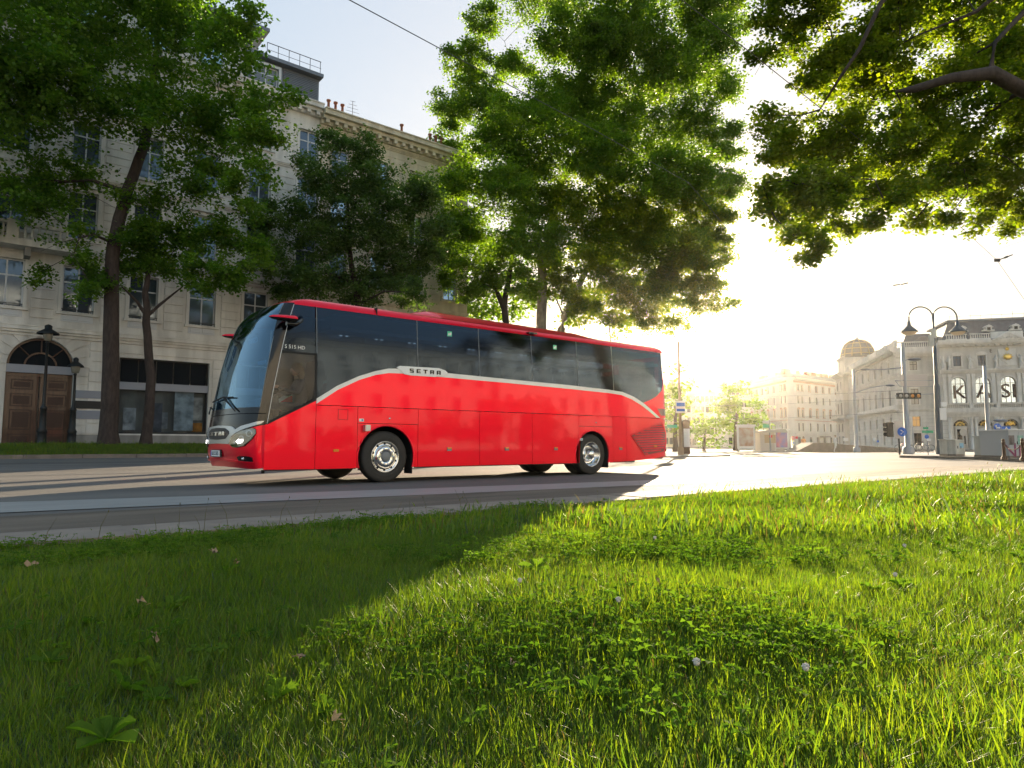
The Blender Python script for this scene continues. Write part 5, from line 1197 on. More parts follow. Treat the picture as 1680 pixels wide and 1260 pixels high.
# set back front bay
def bandwall(F, x0, x1, z0, z1, ops, y0=0.0, m=ST3, h=.6, sp=1.6): wall(F, x0, x1, z0, z1, ops, m, y0=y0); courses(F, x0, x1, z0+.05, z1-.05, h, [(a-.1, b+.1, c, d+.05) for a, b, c, d, *_ in ops], ST3T, .07, .07, y0=y0, split=sp)
bandwall(F, 0, 5.3, 0, 5.95, [(1.9, 2.95, .75, 2.6), (1.8, 2.9, 3.6, 5.15)])
window(F, 2.42, .75, 1.05, 1.85, fr=WFB, gl=WGD, surround=ST3T); window(F, 2.35, 3.6, 1.1, 1.55, fr=WFB, gl=mat('amber_reflection_glass', (.45, .28, .12), rough=.1, metal=.5), surround=ST3T)
cornice(F, 0, 5.3, 5.95, .35, .3, ST3T); wall(F, 0, 5.3, 6.3, 14.4, [(1.75, 2.85, 7.0, 9.4), (1.8, 2.85, 12.3, 13.65)], ST3)
courses(F, 0, .75, 6.9, 14.2, .6, [], ST3T, .07, .07); window(F, 2.3, 7.0, 1.1, 2.4, fr=WFB, gl=CURT, surround=ST3T, hood='flat'); window(F, 2.32, 12.3, 1.05, 1.35, fr=WFB, gl=CURT, surround=ST3T)
cornice(F, 0, 5.3, 11.3, .3, .25, ST3T, name='string_course'); cornice(F, -.4, 5.3, 14.4, .75, .7, ST3T, dent=.8); F.box('parapet_wall', 0, -.2, 15.15, 5.3, .2, 15.75, ST3T)
balustrade(F, .3, 5.1, 15.75, 1.0, ST3T, y=0); core(F, .6, 5.3, 0, 15.1, 14, ST3)
# avant-corps
Y0 = -2.0; A0, A1 = 5.3, 30.0; axes = [7.65, 10.85, 14.1, 17.35, 20.6, 23.85, 27.1]
ops = [(c-.95, c+.95, .3, 4.6, 'arch') if i % 1 == 0 else None for i, c in enumerate(axes)]
bandwall(F, A0, A1, 0, 4.95, ops, y0=Y0, sp=None)
for i, c in enumerate(axes):
    if i in (0, 4, 6): 
        window(F, c, .9, 1.15, 2.2, fr=WFB, gl=WGD, y0=Y0, surround=ST3T, hood='flat', depth=.18)
        q = MB(); q.box(c-.95, .1, 3.35, c+.95, .25, 3.5); F.put('lintel', q.mesh('lintel', ST3T), 0, Y0)
    else:
        d_ = F.put('door', MB().box(c-.6, .2, .02, c-.01, .28, 2.75).box(c+.01, .2, .02, c+.6, .28, 2.75).mesh('door', WOODD), 0, Y0)
        q = MB(); q.box(c-.85, -.05, .02, c-.62, .3, 2.85); q.box(c+.62, -.05, .02, c+.85, .3, 2.85); q.box(c-.95, -.12, 2.85, c+.95, .3, 3.05); q.prism([(c-.95, 3.05), (c+.95, 3.05), (c, 3.45)], -.10, .2); put('door_surround', q.mesh('door_surround', ST3T), d_)
    q = MB(); q.prism([(c+.86*math.cos(PI*k/12), 3.6+.86*math.sin(PI*k/12)) for k in range(13)], .26, .30); lu = F.put('lunette', q.mesh('lunette', WFB), 0, Y0); q = MB()
    for k in range(5): a = PI*(k+1)/6; q.tube([(c, .24, 3.62), (c+.8*math.cos(a), .24, 3.6+.8*math.sin(a))], .03, 4)
    for k in range(6): a = PI*(k+.5)/6; q.sphere((c+.52*math.cos(a), .24, 3.6+.52*math.sin(a)), .13, n=6, sc=(1, .3, 1))
    if i == 2: q.sphere((c, .2, 3.95), .22, n=8, sc=(.7, .3, 1)); q.prism([(c-.5, 4.2), (c-.1, 3.9), (c, 4.0), (c+.1, 3.9), (c+.5, 4.2), (c+.2, 3.75), (c-.2, 3.75)], .16, .2)
    put('gilded_grille', q.mesh('gilded_grille', GOLD), lu)
for x in [axes[0]-1.55]+[(a+b)/2 for a, b in zip(axes[:-1], axes[1:])]:
    for dx in ((-.28, .28) if x > axes[0] else (0,)):
        q = MB(); q.lathe([(.30, 0), (.30, .35), (.23, .4), (.22, 4.3), (.26, 4.4), (.32, 4.55), (.32, 4.75)], 12)
        F.put('column', q.mesh('column', ST3T), x+dx, Y0-.35, .1)
cornice(F, A0, A1, 4.95, 1.15, .55, ST3T, y0=Y0, name='entablature')
wall(F, A0, A1, 6.1, 11.45, [(c-.98, c+.98, 6.95, 10.85, 'arch') for c in axes], ST3, y0=Y0)
for c in axes: window(F, c, 6.95, 1.96, 3.9, fr=WFB, gl=WGS, arch=True, bars=(2, 2), surround=ST3T, y0=Y0, depth=.22)
balustrade(F, A0+.3, A1-.3, 6.12, .75, ST3T, y=Y0-.35, pier=3.23)
LB = mat('brown_lettering', (.06, .035, .03), rough=.7)
for tx, x, z, s_ in (('K', 7.75, 8.55, 2.9), ('A', 10.9, 8.6, 2.9), ('S', 13.75, 8.6, 2.9), ('I', 14.85, 8.6, 2.9)):
    o = F.put('window_letter', text_mesh(tx, s_, LB, .02), x, Y0+.12, z); o.rotation_euler = (PI/2, 0, PA)
o = F.put('wall_letter', text_mesh('E', .75, LB, .02), 12.1, Y0-.05, 15.0-.35); o.rotation_euler = (PI/2, 0, PA)
for x in [axes[0]-1.6]+[(a+b)/2 for a, b in zip(axes[:-1], axes[1:])]:
    for dx in ((-.32, .32) if x > axes[0] else (-.25, .45)):
        q = MB(); q.box(-.2, -.18, 0, .2, .02, 4.0); q.box(-.26, -.22, 0, .26, .02, .25); q.box(-.27, -.24, 4.0, .27, .02, 4.35); F.put('pilaster', q.mesh('pilaster', ST3T), x+dx, Y0, 6.95)
cornice(F, A0, A1, 11.45, .55, .45, ST3T, y0=Y0)
sq = [(c-.52, c+.52, 12.5, 14.05) for c in axes]; wall(F, A0, A1, 12.0, 15.4, [s_ for i, s_ in enumerate(sq) if i != 2], ST3, y0=Y0)
for i, c in enumerate(axes):
    if i != 2: window(F, c, 12.5, 1.04, 1.55, fr=WFB, gl=WGL, surround=ST3T, hood='round', y0=Y0)
def statue(F, x, z, mir=1):
    q = MB(); q.box(-.28, -.28, 0, .28, .2, .25); q.lathe([(.20, .25), (.26, .45), (.20, 1.0), (.17, 1.15), (.25, 1.5), (.22, 1.62), (.08, 1.68), (.07, 1.74), (.12, 1.85), (.11, 1.98), (.001, 2.06)], 10)
    q.tube([(.2*mir, 0, 1.55), (.36*mir, -.08, 1.3), (.25*mir, -.25, 1.15)], [.08, .07, .05], 6); q.tube([(-.2*mir, 0, 1.55), (-.38*mir, -.05, 1.75), (-.42*mir, -.1, 2.1)], [.08, .06, .05], 6)
    q.tube([(.1*mir, -.15, .3), (.16*mir, -.2, .7), (.1*mir, -.1, 1.0)], [.10, .12, .12], 6); F.put('statue', q.mesh('statue', ST3T), x, Y0-.3, z)
for x, m_ in ((5.75, 1), (6.5, -1), (9.25, 1), (12.6, -1), (15.75, 1), (18.9, 1), (22.2, -1)): statue(F, x, 12.02, m_)
# crest
q = MB(); q.box(13.0, -.12, 12.4, 15.3, .02, 14.9); q.prism([(14.1, 12.6), (15.2, 13.6), (14.1, 14.6), (13.0, 13.6)], -.22, -.12); F.put('relief_panel', q.mesh('relief_panel', ST3T), 0, Y0)
q = MB(); q.sphere((14.1, -.3, 13.7), .52, n=12, sc=(1, .35, .8))
for k in range(10): a = 2*PI*k/10; q.tube([(14.1+.4*math.cos(a), -.32, 13.7+.34*math.sin(a)), (14.1+.72*math.cos(a), -.28, 13.7+.55*math.sin(a))], [.1, .03], 5)
q.sphere((14.1, -.3, 14.85), .26, n=10, sc=(1, .5, 1)); F.put('gilded_crest', q.mesh('gilded_crest', GOLD), 0, Y0)
cornice(F, A0-.3, A1, 15.4, .75, .8, ST3T, dent=.8, y0=Y0)
q = MB(); q.prism([(12.3, 16.15), (16.2, 16.15), (14.25, 17.25)], -.95, -.75); q.prism([(12.0, 16.15), (12.5, 16.15), (14.25, 17.1), (14.25, 17.45)], -1.05, .1); q.prism([(16.5, 16.15), (14.25, 17.45), (14.25, 17.1), (16.0, 16.15)], -1.05, .1)
for k in range(7): q.sphere((13.2+k*.35, -.98, 16.38+.25*(1-abs(k-3)/3)), .14, n=6)
F.put('pediment', q.mesh('pediment', ST3T), 0, Y0)
F.box('parapet_wall', A0, Y0-.15, 16.15, 12.2, Y0+.3, 16.5, ST3T); F.box('parapet_wall', 16.4, Y0-.15, 16.15, A1, Y0+.3, 16.5, ST3T)
balustrade(F, A0+1.0, 9.1, 16.5, .85, ST3T, y=Y0); balustrade(F, 9.5, 12.1, 16.5, .85, ST3T, y=Y0); balustrade(F, 16.5, 20, 16.5, .85, ST3T, y=Y0); F.box('parapet_wall', 10.9+1.3, Y0-.1, 16.5, 16.3, Y0+.2, 17.5, ST3T)
F.box('inner_wall', A0, Y0+.46, 0, A1, 13, 16.1, ST3)
q = MB(); b0 = [(A0+.5, Y0+.6, 16.2), (A1, Y0+.6, 16.2), (A1, 12, 16.2), (A0+.5, 12, 16.2)]; t0 = [(A0+2.2, Y0+2.4, 19.6), (A1-1, Y0+2.4, 19.6), (A1-1, 10, 19.6), (A0+2.2, 10, 19.6)]
q.add(b0+t0, [(0, 1, 5, 4), (1, 2, 6, 5), (2, 3, 7, 6), (3, 0, 4, 7), (4, 5, 6, 7)]); F.put('roof', q.mesh('roof', SLATE)); F.box('roof_ridge', A0+2.0, Y0+2.2, 19.6, A1-.8, 10.2, 19.9, ZINC)
for x in (8.9, 12.35, 15.85, 19.3):
    q = MB(); q.box(-.5, -.5, 0, .5, .6, .12); q.box(-.42, -.45, .1, .42, .6, .6); q.prism([(-.6, .6), (.6, .6), (.35, .85), (0, 1.0), (-.35, .85)], -.52, .6); q.box(-.75, -.4, .0, -.42, .4, .25); q.box(.42, -.4, 0, .75, .4, .25)
    d_ = F.put('dormer', q.mesh('dormer', ST3T), x, Y0+1.3, 17.75); put('pane', MB().box(-.22, -.47, .15, .22, -.455, .6).mesh('pane', WGD), d_)
q = MB()
for k in range(13): x = A0+2.5+k*1.4; q.tube([(x, Y0+2.6, 19.9), (x, Y0+2.6, 20.6+.3*(k % 4 == 2))], .03, 4)
q.tube([(A0+2.5, Y0+2.6, 20.5), (A0+2.5+12*1.4, Y0+2.6, 20.5)], .025, 4); F.put('roof_railing', q.mesh('roof_railing', ZINC))
# roof behind the set back bay
q = MB(); b0 = [(-1+1.6, .8, 15.2), (5.6, .8, 15.2), (5.6, 12, 15.2), (.6, 12, 15.2)]; t0 = [(2.2, 2.6, 18.3), (5.6, 2.6, 18.3), (5.6, 10, 18.3), (2.2, 10, 18.3)]; q.add(b0+t0, [(0, 1, 5, 4), (1, 2, 6, 5), (2, 3, 7, 6), (3, 0, 4, 7), (4, 5, 6, 7)]); F.put('roof', q.mesh('roof', SLATE))
# side wing
WL = 46.0; e_ = Vector((math.cos(math.radians(35.3)), math.sin(math.radians(35.3)), 0))
F = Fac(PL_, e_*WL, math.radians(35.3-180)); ws = [WL-(4.7+4.65*k) for k in range(7)]+[WL-39.0, WL-43.0]
rows = [(.75, 2.55, 1.05), (3.5, 5.15, 1.05), (7.05, 9.55, 1.15), (12.3, 14.0, 1.0)]; zz = (0, 3.0, 6.2, 11.6, 14.9)
for i, (z0, z1, w_) in enumerate(rows):
    ops = [(c-w_/2, c+w_/2, z0, z1) for c in ws]
    if i < 2: bandwall(F, 0, WL, zz[i], zz[i+1], ops, sp=1.55 if i else None)
    else: wall(F, 0, WL, zz[i], zz[i+1], ops, ST3)
    for c in ws: window(F, c, z0, w_, z1-z0, fr=WFB, gl=WGD, surround=ST3T, hood=(None, 'flat', 'tri', 'flat')[i], bars=(1, 1), sill_br=(i == 2))
cornice(F, 0, WL, 3.0, .25, .2, ST3T, name='string_course'); cornice(F, 0, WL, 5.95, .5, .75, ST3T, name='string_course'); F.box('parapet_wall', 0, -.5, 6.45, WL, .02, 6.95, ST3T)
cornice(F, 0, WL, 11.3, .3, .25, ST3T, name='string_course'); cornice(F, 0, WL+.4, 14.9, .8, .9, ST3T, dent=.8); F.box('parapet_wall', 0, -.25, 15.7, WL, .2, 16.05, ST3T)
for a in range(8): F.box('parapet_wall', a*5.8+.2, -.2, 16.05, a*5.8+4.9, .1, 16.85, ST3T); F.box('parapet_pier', a*5.8+4.9, -.28, 16.05, a*5.8+5.8, .18, 17.0, ST3T)
courses(F, WL-1.3, WL, 6.95, 14.8, .6, [], ST3T, .07, .07); core(F, 0, WL-.6, 0, 15.2, 12, ST3)
q = MB(); q.add([(0, .5, 15.6), (WL-1, .5, 15.6), (WL-1.5, 4, 17.6), (0, 4, 17.6), (WL-1.5, 9, 17.6), (0, 9, 17.6), (WL-1, 12, 15.6), (0, 12, 15.6)], [(0, 1, 2, 3), (3, 2, 4, 5), (5, 4, 6, 7), (1, 6, 4, 2), (0, 3, 5, 7), (0, 7, 6, 1)]); F.put('roof', q.mesh('roof', SLATE))
# end bay with balcony and dome
F.box('end_bay', 1.2, -1.0, 0, 9.0, .02, 15.0, ST3); cornice(F, 1.0, 9.2, 5.8, .5, 1.3, ST3T, y0=-1.0, name='balcony'); balustrade(F, 1.0, 9.2, 6.3, .8, ST3T, y=-2.1)
for z0, z1 in ((.75, 2.6), (3.5, 5.2), (7.1, 9.6), (12.3, 14)):
    for c in (3.2, 6.9): window(F, c, z0, 1.1, z1-z0, fr=WFB, gl=WGD, surround=ST3T, hood='tri' if z0 == 7.1 else None, y0=-1.22, depth=.16)
cornice(F, 1.0, 9.2, 14.95, .8, .9, ST3T, y0=-1.0)
F.box('dome_drum', 2.1, -.5, 15.7, 8.9, 6.2, 19.0, ST3); cornice(F, 1.9, 9.1, 18.7, .5, .3, ST3T, y0=-.5)
q = MB(); q.lathe([(3.2, 19.2), (3.25, 19.8), (3.0, 21.0), (2.4, 22.1), (1.4, 22.8), (.5, 23.0), (.3, 23.3), (.12, 23.5), (.05, 24.8), (.001, 24.9)], 24, Matrix.Translation((5.5, 2.8, 0))); F.put('dome', q.mesh('dome', SLATE)); q = MB()
for k in range(12):
    a = 2*PI*k/12; q.tube([(5.5+r_*math.cos(a), 2.8+r_*math.sin(a), z) for r_, z in ((3.3, 19.4), (3.3, 19.9), (3.06, 21.0), (2.45, 22.12), (1.45, 22.84), (.5, 23.05))], .1, 4)
for r_, z in ((3.32, 19.9), (3.08, 21.0), (2.47, 22.1)): q.tube([(5.5+r_*math.cos(2*PI*k/24), 2.8+r_*math.sin(2*PI*k/24), z) for k in range(25)], .09, 4, cap=False)
F.put('dome_ribs', q.mesh('dome_ribs', mat('dull_gilding', (.34, .27, .14), rough=.6, metal=.3)))
# ---------------- corner building across the square
BC = Vector((172.35, 84.08, -.02))
HB = thing('corner_building', 'white corner apartment building with terracotta trim and brick chimneys across the square', 'building', BC[:], 0)
def bfac(F, L, xs, mats=(ST4, ST4T)):
    rows = [(4.6, 6.85), (8.5, 10.6), (12.3, 14.35), (15.8, 17.5)]; zz = (3.9, 7.6, 11.6, 15.2, 18.6)
    g_ = [(c-.75, c+.75, .1, 3.0) for c in xs]; wall(F, 0, L, 0, 3.9, g_, mats[0])
    for c in xs: window(F, c, .1, 1.5, 2.9, fr=WFB, gl=WGD, bars=(1, 0))
    for i, (z0, z1) in enumerate(rows):
        ops = [(c-.55, c+.55, z0, z1) for c in xs]; wall(F, 0, L, zz[i]+.01, zz[i+1], ops, mats[0])
        for c in xs: window(F, c, z0, 1.1, z1-z0, fr=WFB, gl=WGD, surround=mats[1] if i in (1, 3) else mats[0], hood=('flat', 'round', 'flat', None)[i])
    cornice(F, 0, L, 3.6, .45, .35, mats[0]); F.box('string_course', 0, -.12, 7.5, L, .02, 7.68, mats[1]); F.box('string_course', 0, -.12, 11.35, L, .02, 11.52, mats[0])
    F.box('frieze', 0, -.06, 18.0, L, .02, 18.6, mats[1]); cornice(F, 0, L, 18.6, .8, .8, mats[0], dent=.9); core(F, 1.2, L, 0, 19, .2, mats[0])
    F.box('roof_parapet', .3, .3, 19.35, L-.3, .6, 20.6, ZINC)
aR = math.radians(1); FR = Fac(HB, (2.4, .0, 0), aR); bfac(FR, 31, [2.4, 4.7]+[9.0+4.1*k for k in range(6)])
aL = math.radians(53); eL = Vector((math.cos(aL), math.sin(aL), 0)); FLf = Fac(HB, eL*27.4, aL-PI); bfac(FLf, 26, [26-1.3, 26-3.8]+[26-8.6-4.1*k for k in range(5)])
a_, b_ = eL*1.4, Vector((2.4, 0, 0)); ang = math.atan2(b_.y-a_.y, b_.x-a_.x); FC = Fac(HB, a_, ang); LC = (b_-a_).length
wall(FC, 0, LC, 0, 18.6, [(LC/2-.5, LC/2+.5, .1, 3)], ST4); cornice(FC, -.1, LC+.1, 18.6, .8, .8, ST4); FC.box('roof_parapet', 0, .3, 19.35, LC, .6, 20.6, ZINC)
q = MB(); w3 = [Vector((2.6, .3, 0)), Vector((33, .8, 0)), eL*27+Vector((.5, -.3, 0)), eL*1.8+Vector((.3, .1, 0))]
q.add([(p.x, p.y, 20.0) for p in w3]+[(p.x, p.y, 20.5) for p in w3], [(0, 1, 2, 3), (4, 5, 6, 7), (0, 1, 5, 4), (1, 2, 6, 5), (2, 3, 7, 6), (3, 0, 4, 7)]); put('roof', q.mesh('roof', ZINC), HB)
for Fx, x, w_ in ((FR, 1, .8), (FR, -1.6, 3.2), (FR, 6.5, .8), (FR, 11, 1.2), (FR, 13.5, 3.2), (FR, 19, 1.2), (FR, 22, 2.2), (FR, 27, 3), (FLf, 3, 5), (FLf, 15, 1.2), (FLf, 18, 1)): Fx.box('chimney', x, 1.5, 20.4, x+w_, 2.6, 21.9, BRICK)
for x in (17.5, 22, 26): FR.box('skylight', x, .45, 19.5, x+2.2, .6, 20.4, WGS)
# awning over a shop
FR.box('awning', 14, -1.2, 3.0, 18.5, .0, 3.25, WFB)
# ---------------- pale houses left of it, far behind the square trees
def far_house(label, px0, px1, ytop, t, m, n, fl, seed):
    a, b = pix(px0, 737, t), pix(px1, 737, t); a.z = b.z = -.02; L = (b-a).length; h = (736-ytop)/FOC*t; an = math.atan2(b.y-a.y, b.x-a.x)
    H = thing('town_house', label, 'building', a[:], an, 'pale houses at the far end of the square'); F = Fac(H)
    xs = [L*(k+.5)/n for k in range(n)]; fh = h/fl
    for i in range(fl):
        ops = [(c-.6, c+.6, i*fh+fh*.25, i*fh+fh*.8) for c in xs]; wall(F, 0, L, i*fh, (i+1)*fh, ops, m)
        for c in xs: window(F, c, i*fh+fh*.25, 1.2, fh*.55, fr=WFB, gl=WGD, bars=(1, 0), surround=m)
    cornice(F, 0, L, h, .8, .8, m); core(F, 0, L, 0, h, 12, m); q = MB(); q.add([(0, -.5, h+.8), (L, -.5, h+.8), (L, 6, h+4), (0, 6, h+4), (L, 12, h+.8), (0, 12, h+.8)], [(0, 1, 2, 3), (3, 2, 4, 5), (0, 3, 5), (1, 4, 2)]); F.put('roof', q.mesh('roof', BRICK))
far_house('pale house seen between the round tree and the corner building', 1196, 1243, 634, 214, ST4, 7, 5, 1)
far_house('pale sunlit house far behind the low square tree', 1128, 1196, 648, 235, ST4, 9, 5, 2)
far_house('pale house far off just behind the rear of the coach', 1060, 1128, 640, 250, ST2, 9, 5, 3)

SWH = mat('bounce_white_stucco', (.80, .78, .73), rough=.85, var=.05, scale=.5)  # extra white so the added houses throw more sunlight back
# ---------------- the opposite side of the park: unseen houses added to bounce the low sun onto the coach; its paint and windows mirror them
for i, (x1, L, h, m) in enumerate(((-40, 34, 23, SWH), (-4.5, 30, 25, SWH), (27, 28, 22, ST1), (56.5, 36, 24, SWH), (94, 30, 23, SWH))):
    H = thing('town_house', ('westernmost white', 'tallest white', 'cream stone', 'longest white', 'easternmost white')[i]+' sunlit house across the park behind the photographer', 'building', (x1+L, -64, 0), PI, 'sunlit houses across the park'); F = Fac(H)
    n = int(L/3.6); xs = [L*(k+.5)/n for k in range(n)]; fh = h/6
    for j in range(6):
        ops = [(c-.6, c+.6, j*fh+fh*.28, j*fh+fh*.82) for c in xs]; wall(F, 0, L, j*fh, (j+1)*fh, ops, m)
        for c in xs: window(F, c, j*fh+fh*.28, 1.2, fh*.54, gl=WGL, bars=(1, 0), surround=m)
    cornice(F, 0, L, h, .8, .8, m); core(F, 0, L, 0, h, 12, m)
    q = MB(); q.add([(0, -.5, h+.8), (L, -.5, h+.8), (L, 6, h+4), (0, 6, h+4), (L, 12, h+.8), (0, 12, h+.8)], [(0, 1, 2, 3), (3, 2, 4, 5), (0, 3, 5), (1, 4, 2)]); F.put('roof', q.mesh('roof', SLATE))
# ================================================================ street furniture
POLEG = mat('pole_grey', (.30, .31, .33), rough=.5, metal=.3); POLEB = mat('pole_blue_grey', (.055, .075, .095), rough=.45, metal=.3)
WARM = mat('lamp_glass_warm', (.75, .60, .42), rough=.3); SBLUE = mat('sign_blue', (.01, .11, .50), rough=.4); SRED = mat('sign_red', (.6, .02, .03), rough=.4)
SGREEN = mat('sign_green', (.01, .30, .16), rough=.4); SWHITE = mat('sign_white', (.7, .7, .7), rough=.4); SBACK = mat('sign_back', (.34, .34, .33), rough=.5, metal=.4)
CABG = mat('cabinet_grey', (.50, .50, .46), rough=.6, var=.12, scale=2.5, streak=.2); BEIGE = mat('sign_beige', (.52, .46, .42), rough=.6)
BROWN = mat('rust_brown', (.10, .055, .03), rough=.7)
def base(x, y, z=0): p = pix_z(x, y, z); return Vector((p.x, p.y, z)), depth(p)
def hz(P, y): # height above P that lands on picture row y
    t = depth(P); 
    lo, hi = 0, 60
    for _ in range(40):
        m = (lo+hi)/2; v = Vector(P)+Vector((0, 0, m))-CAM; yy = 630-FOC*v.dot(_u)/v.dot(_d)
        if yy > y: lo = m
        else: hi = m
    return lo
def side_dir(): return Vector((_r.x, _r.y, 0)).normalized()
RT = side_dir(); ANG = math.atan2(RT.y, RT.x)      # across the view
# ---- double armed street lamp
B, t = base(1543, 745.5, .12); H = hz(B, 524)
L = thing('street_lamp', 'tall double armed street lamp with two curved arms and bell shaped heads before the palace', 'street lamp', B[:], ANG)
q = MB(); q.lathe([(.26, 0), (.25, .5), (.22, .6), (.21, 3.0), (.19, 3.1), (.18, H*.5), (.13, H*.52), (.11, H*.78), (.075, H*.8), (.06, H)], 14); q.obj('pole', POLEB, L)
px = t/FOC
for s in (-1, 1):
    q = MB(); pts = [(s*.02, 0, H-.25)]+[(s*(.82-.82*math.cos(a)), 0, H+.15+.72*math.sin(a)) for a in [PI*k/9 for k in range(1, 10)]]+[(s*1.66, 0, H-.35)]; q.tube(pts, .05, 7)
    arm = q.obj('lamp_arm', POLEB, L); q = MB(); q.lathe([(.03, .45), (.10, .4), (.12, .15), (.2, .05), (.52, -.28), (.54, -.34), (.5, -.34)], 18, Matrix.Translation((s*1.66, 0, H-.55))); q.obj('lamp_shade', POLEB, L)
    q = MB(); q.lathe([(.46, -.30), (.40, -.42), (.25, -.52), (.001, -.56)], 16, Matrix.Translation((s*1.66, 0, H-.55))); q.obj('lamp_glass', WARM, L)
q = MB(); q.box(-.12, -.12, H*.86, .12, .12, H*.93); q.box(-.35, -.1, H*.80, -.05, .1, H*.88); q.obj('junction_box', CABG, L)
q = MB(); q.box(-.05, -.32, 2.3, .35, -.24, 3.1); q.box(.05, -.34, 3.2, .4, -.25, 3.5); q.obj('notice', SWHITE, L)
# ---- tall grey poles with arm lamps
def pole(label, x, y, ytop, r, z=0, arms=(), m=POLEG, foot=True, cat='pole'):
    B, t = base(x, y, z); H = hz(B, ytop); T = thing('lamp_pole' if arms else 'pole', label, cat, B[:], ANG); q = MB()
    q.lathe([(r*1.9 if foot else r, 0), (r*1.9 if foot else r, .45), (r, .55), (r*.85, H*.6), (r*.7, H), (.001, H+.02)], 12); q.obj('post', m, T)
    for (xa, ya, xe, ye, head) in arms:
        za, ze = hz(B, ya), hz(B, ye); dx = (xe-x)*t/FOC+ (x-xa)*0; sgn = 1 if dx > 0 else -1
        q = MB(); q.tube([(0, 0, za), (dx*.5, 0, za+(ze-za)*.7), (dx, 0, ze)], [.05, .04, .03], 6); q.obj('arm', m, T)
        if head: q = MB(); q.sphere((dx+sgn*.35, 0, ze-.02), .5, n=10, sc=(1, .45, .22)); q.obj('lamp_head', ZINC, T)
    return T, B, t, H
pole('grey catenary pole with a lamp arm standing just left of the double armed street lamp', 1490, 745.5, 563, .17, .12, [(1480, 594, 1500, 589, 1), (1480, 603, 1428, 607, 0)], cat='lamp pole')
pole('grey pole with a flat lamp arm before the long side of the palace', 1406, 742.5, 606, .17, 0, [(1402, 612, 1420, 606, 1), (1402, 645, 1460, 632, 1)], cat='lamp pole')
pole('slim grey pole rising behind the grey cabinets near the right edge', 1624, 746, 600, .14, .12, [(1619, 697, 1636, 690, 1)], cat='lamp pole')
pole('thin grey post between the big street lamp and its left neighbour', 1499.5, 744.5, 700, .06, .12, (), foot=False)
# pole at the rear of the coach, with signs
T, B, t, H = pole('brown pole with a blue and white sign standing just behind the rear of the coach', 1117, 746.5, 560, .10, .12, (), m=mat('pole_tan', (.30, .20, .12), rough=.7))
q = MB(); q.box(-.30, -.22, hz(B, 678), .30, -.17, hz(B, 658)); s_ = q.obj('sign', SWHITE, T); q = MB(); q.box(-.26, -.235, hz(B, 675), .26, -.225, hz(B, 671)); q.box(-.26, -.235, hz(B, 667), .26, -.225, hz(B, 661)); q.obj('sign_bars', SBLUE, s_)
q = MB(); q.box(-.85, -.05, hz(B, 702), -.2, 0, hz(B, 697)); q.obj('sign', SGREEN, T)
B, t = base(1126, 745.5, .12); PP = thing('advertising_column', 'low brown poster column beside the pole behind the coach', 'column', B[:], 0); q = MB(); q.lathe([(.28, 0), (.28, .25), (.25, .3), (.25, 2.0), (.30, 2.05), (.30, 2.2), (.001, 2.35)], 14); q.obj('drum', BROWN, PP)
q = MB(); q.lathe([(.255, .5), (.258, .52), (.258, 1.7), (.255, 1.72)], 14, a0=3.2, a1=5.2); q.obj('poster', SWHITE, PP)
# ---- old lanterns at the left
def lantern(label, x, y, ytop, wpx, Y):
    P = pix_y(x, y, Y); B = Vector((P.x, P.y, .55)); H = hz(B, ytop); t = depth(B); k = wpx*t/FOC/2
    T = thing('street_lantern', label, 'street lantern', B[:], 0, 'old street lanterns before the gate'); q = MB()
    q.lathe([(.28, 0), (.28, .12), (.20, .2), (.19, .8), (.22, .85), (.15, 1.0), (.13, 1.9), (.17, 1.95), (.10, 2.05), (.07, 2.2), (.055, H-.9), (.09, H-.86), (.05, H-.8)], 12); q.obj('post', IRON, T)
    q = MB(); q.lathe([(.05, H-.8), (.16, H-.76), (.22, H-.45), (.21, H-.42)], 10); q.obj('lantern_glass', mat('lantern_glass', (.25, .24, .20), rough=.2), T)
    q = MB(); q.lathe([(k, H-.46), (k*.97, H-.40), (k*.45, H-.24), (k*.32, H-.2), (k*.34, H-.06), (k*.2, H), (.001, H+.03)], 18); q.obj('lantern_hat', IRON, T)
lantern('tall cast iron street lantern in front of the brown gate', 68, 727, 533, 33, 27.3)
lantern('shorter cast iron street lantern at the right edge of the brown gate', 117, 727, 587, 24, 28.1)
# ---- traffic lights
B, t = base(1476, 746, 0.12); TL = thing('traffic_light', 'traffic light with a blue round sign on a thin post left of the grey pole', 'traffic light', B[:], ANG)
H = hz(B, 693); q = MB(); q.lathe([(.06, 0), (.05, H)], 8); q.obj('post', IRON, TL)
for i, dx in enumerate((-.55,)):
    q = MB(); q.box(dx-.16, -.12, H-.95, dx+.16, .12, H); h_ = q.obj('signal_head', IRON, TL)
    for k in range(3): q = MB(); q.lathe([(.13, 0), (.13, .22)], 10, Matrix.Translation((dx-.16, 0, H-.16-.31*k)) @ Matrix.Rotation(-PI/2, 4, 'Y'), a0=0, a1=PI*1.2); q.obj('visor', IRON, h_)
q = MB(); q.box(-.38, -.03, H-.12, 0, .03, H-.06); q.obj('bracket', IRON, TL)
q = MB(); q.box(-.32, -.16, H-1.05, .28, -.12, H+.1); q.obj('back_plate', BEIGE, TL)
def disc(name, r, m, par, x, y, z, n=20): q = MB(); q.lathe([(.001, -.012), (r, -.012), (r, .012), (.001, .012)], n, Matrix.Translation((x, y, z)) @ Matrix.Rotation(PI/2, 4, 'X'), smooth=False); return q.obj(name, m, par)
sg = disc('round_sign', .3, SBLUE, TL, .12, -.2, H-.62); q = MB(); q.tube([(.02, -.225, H-.5), (.2, -.225, H-.62), (.02, -.225, H-.76)], .03, 4); q.obj('arrow', SWHITE, sg)
B, t = base(1543, 745.5, .12); z1 = hz(B, 646)
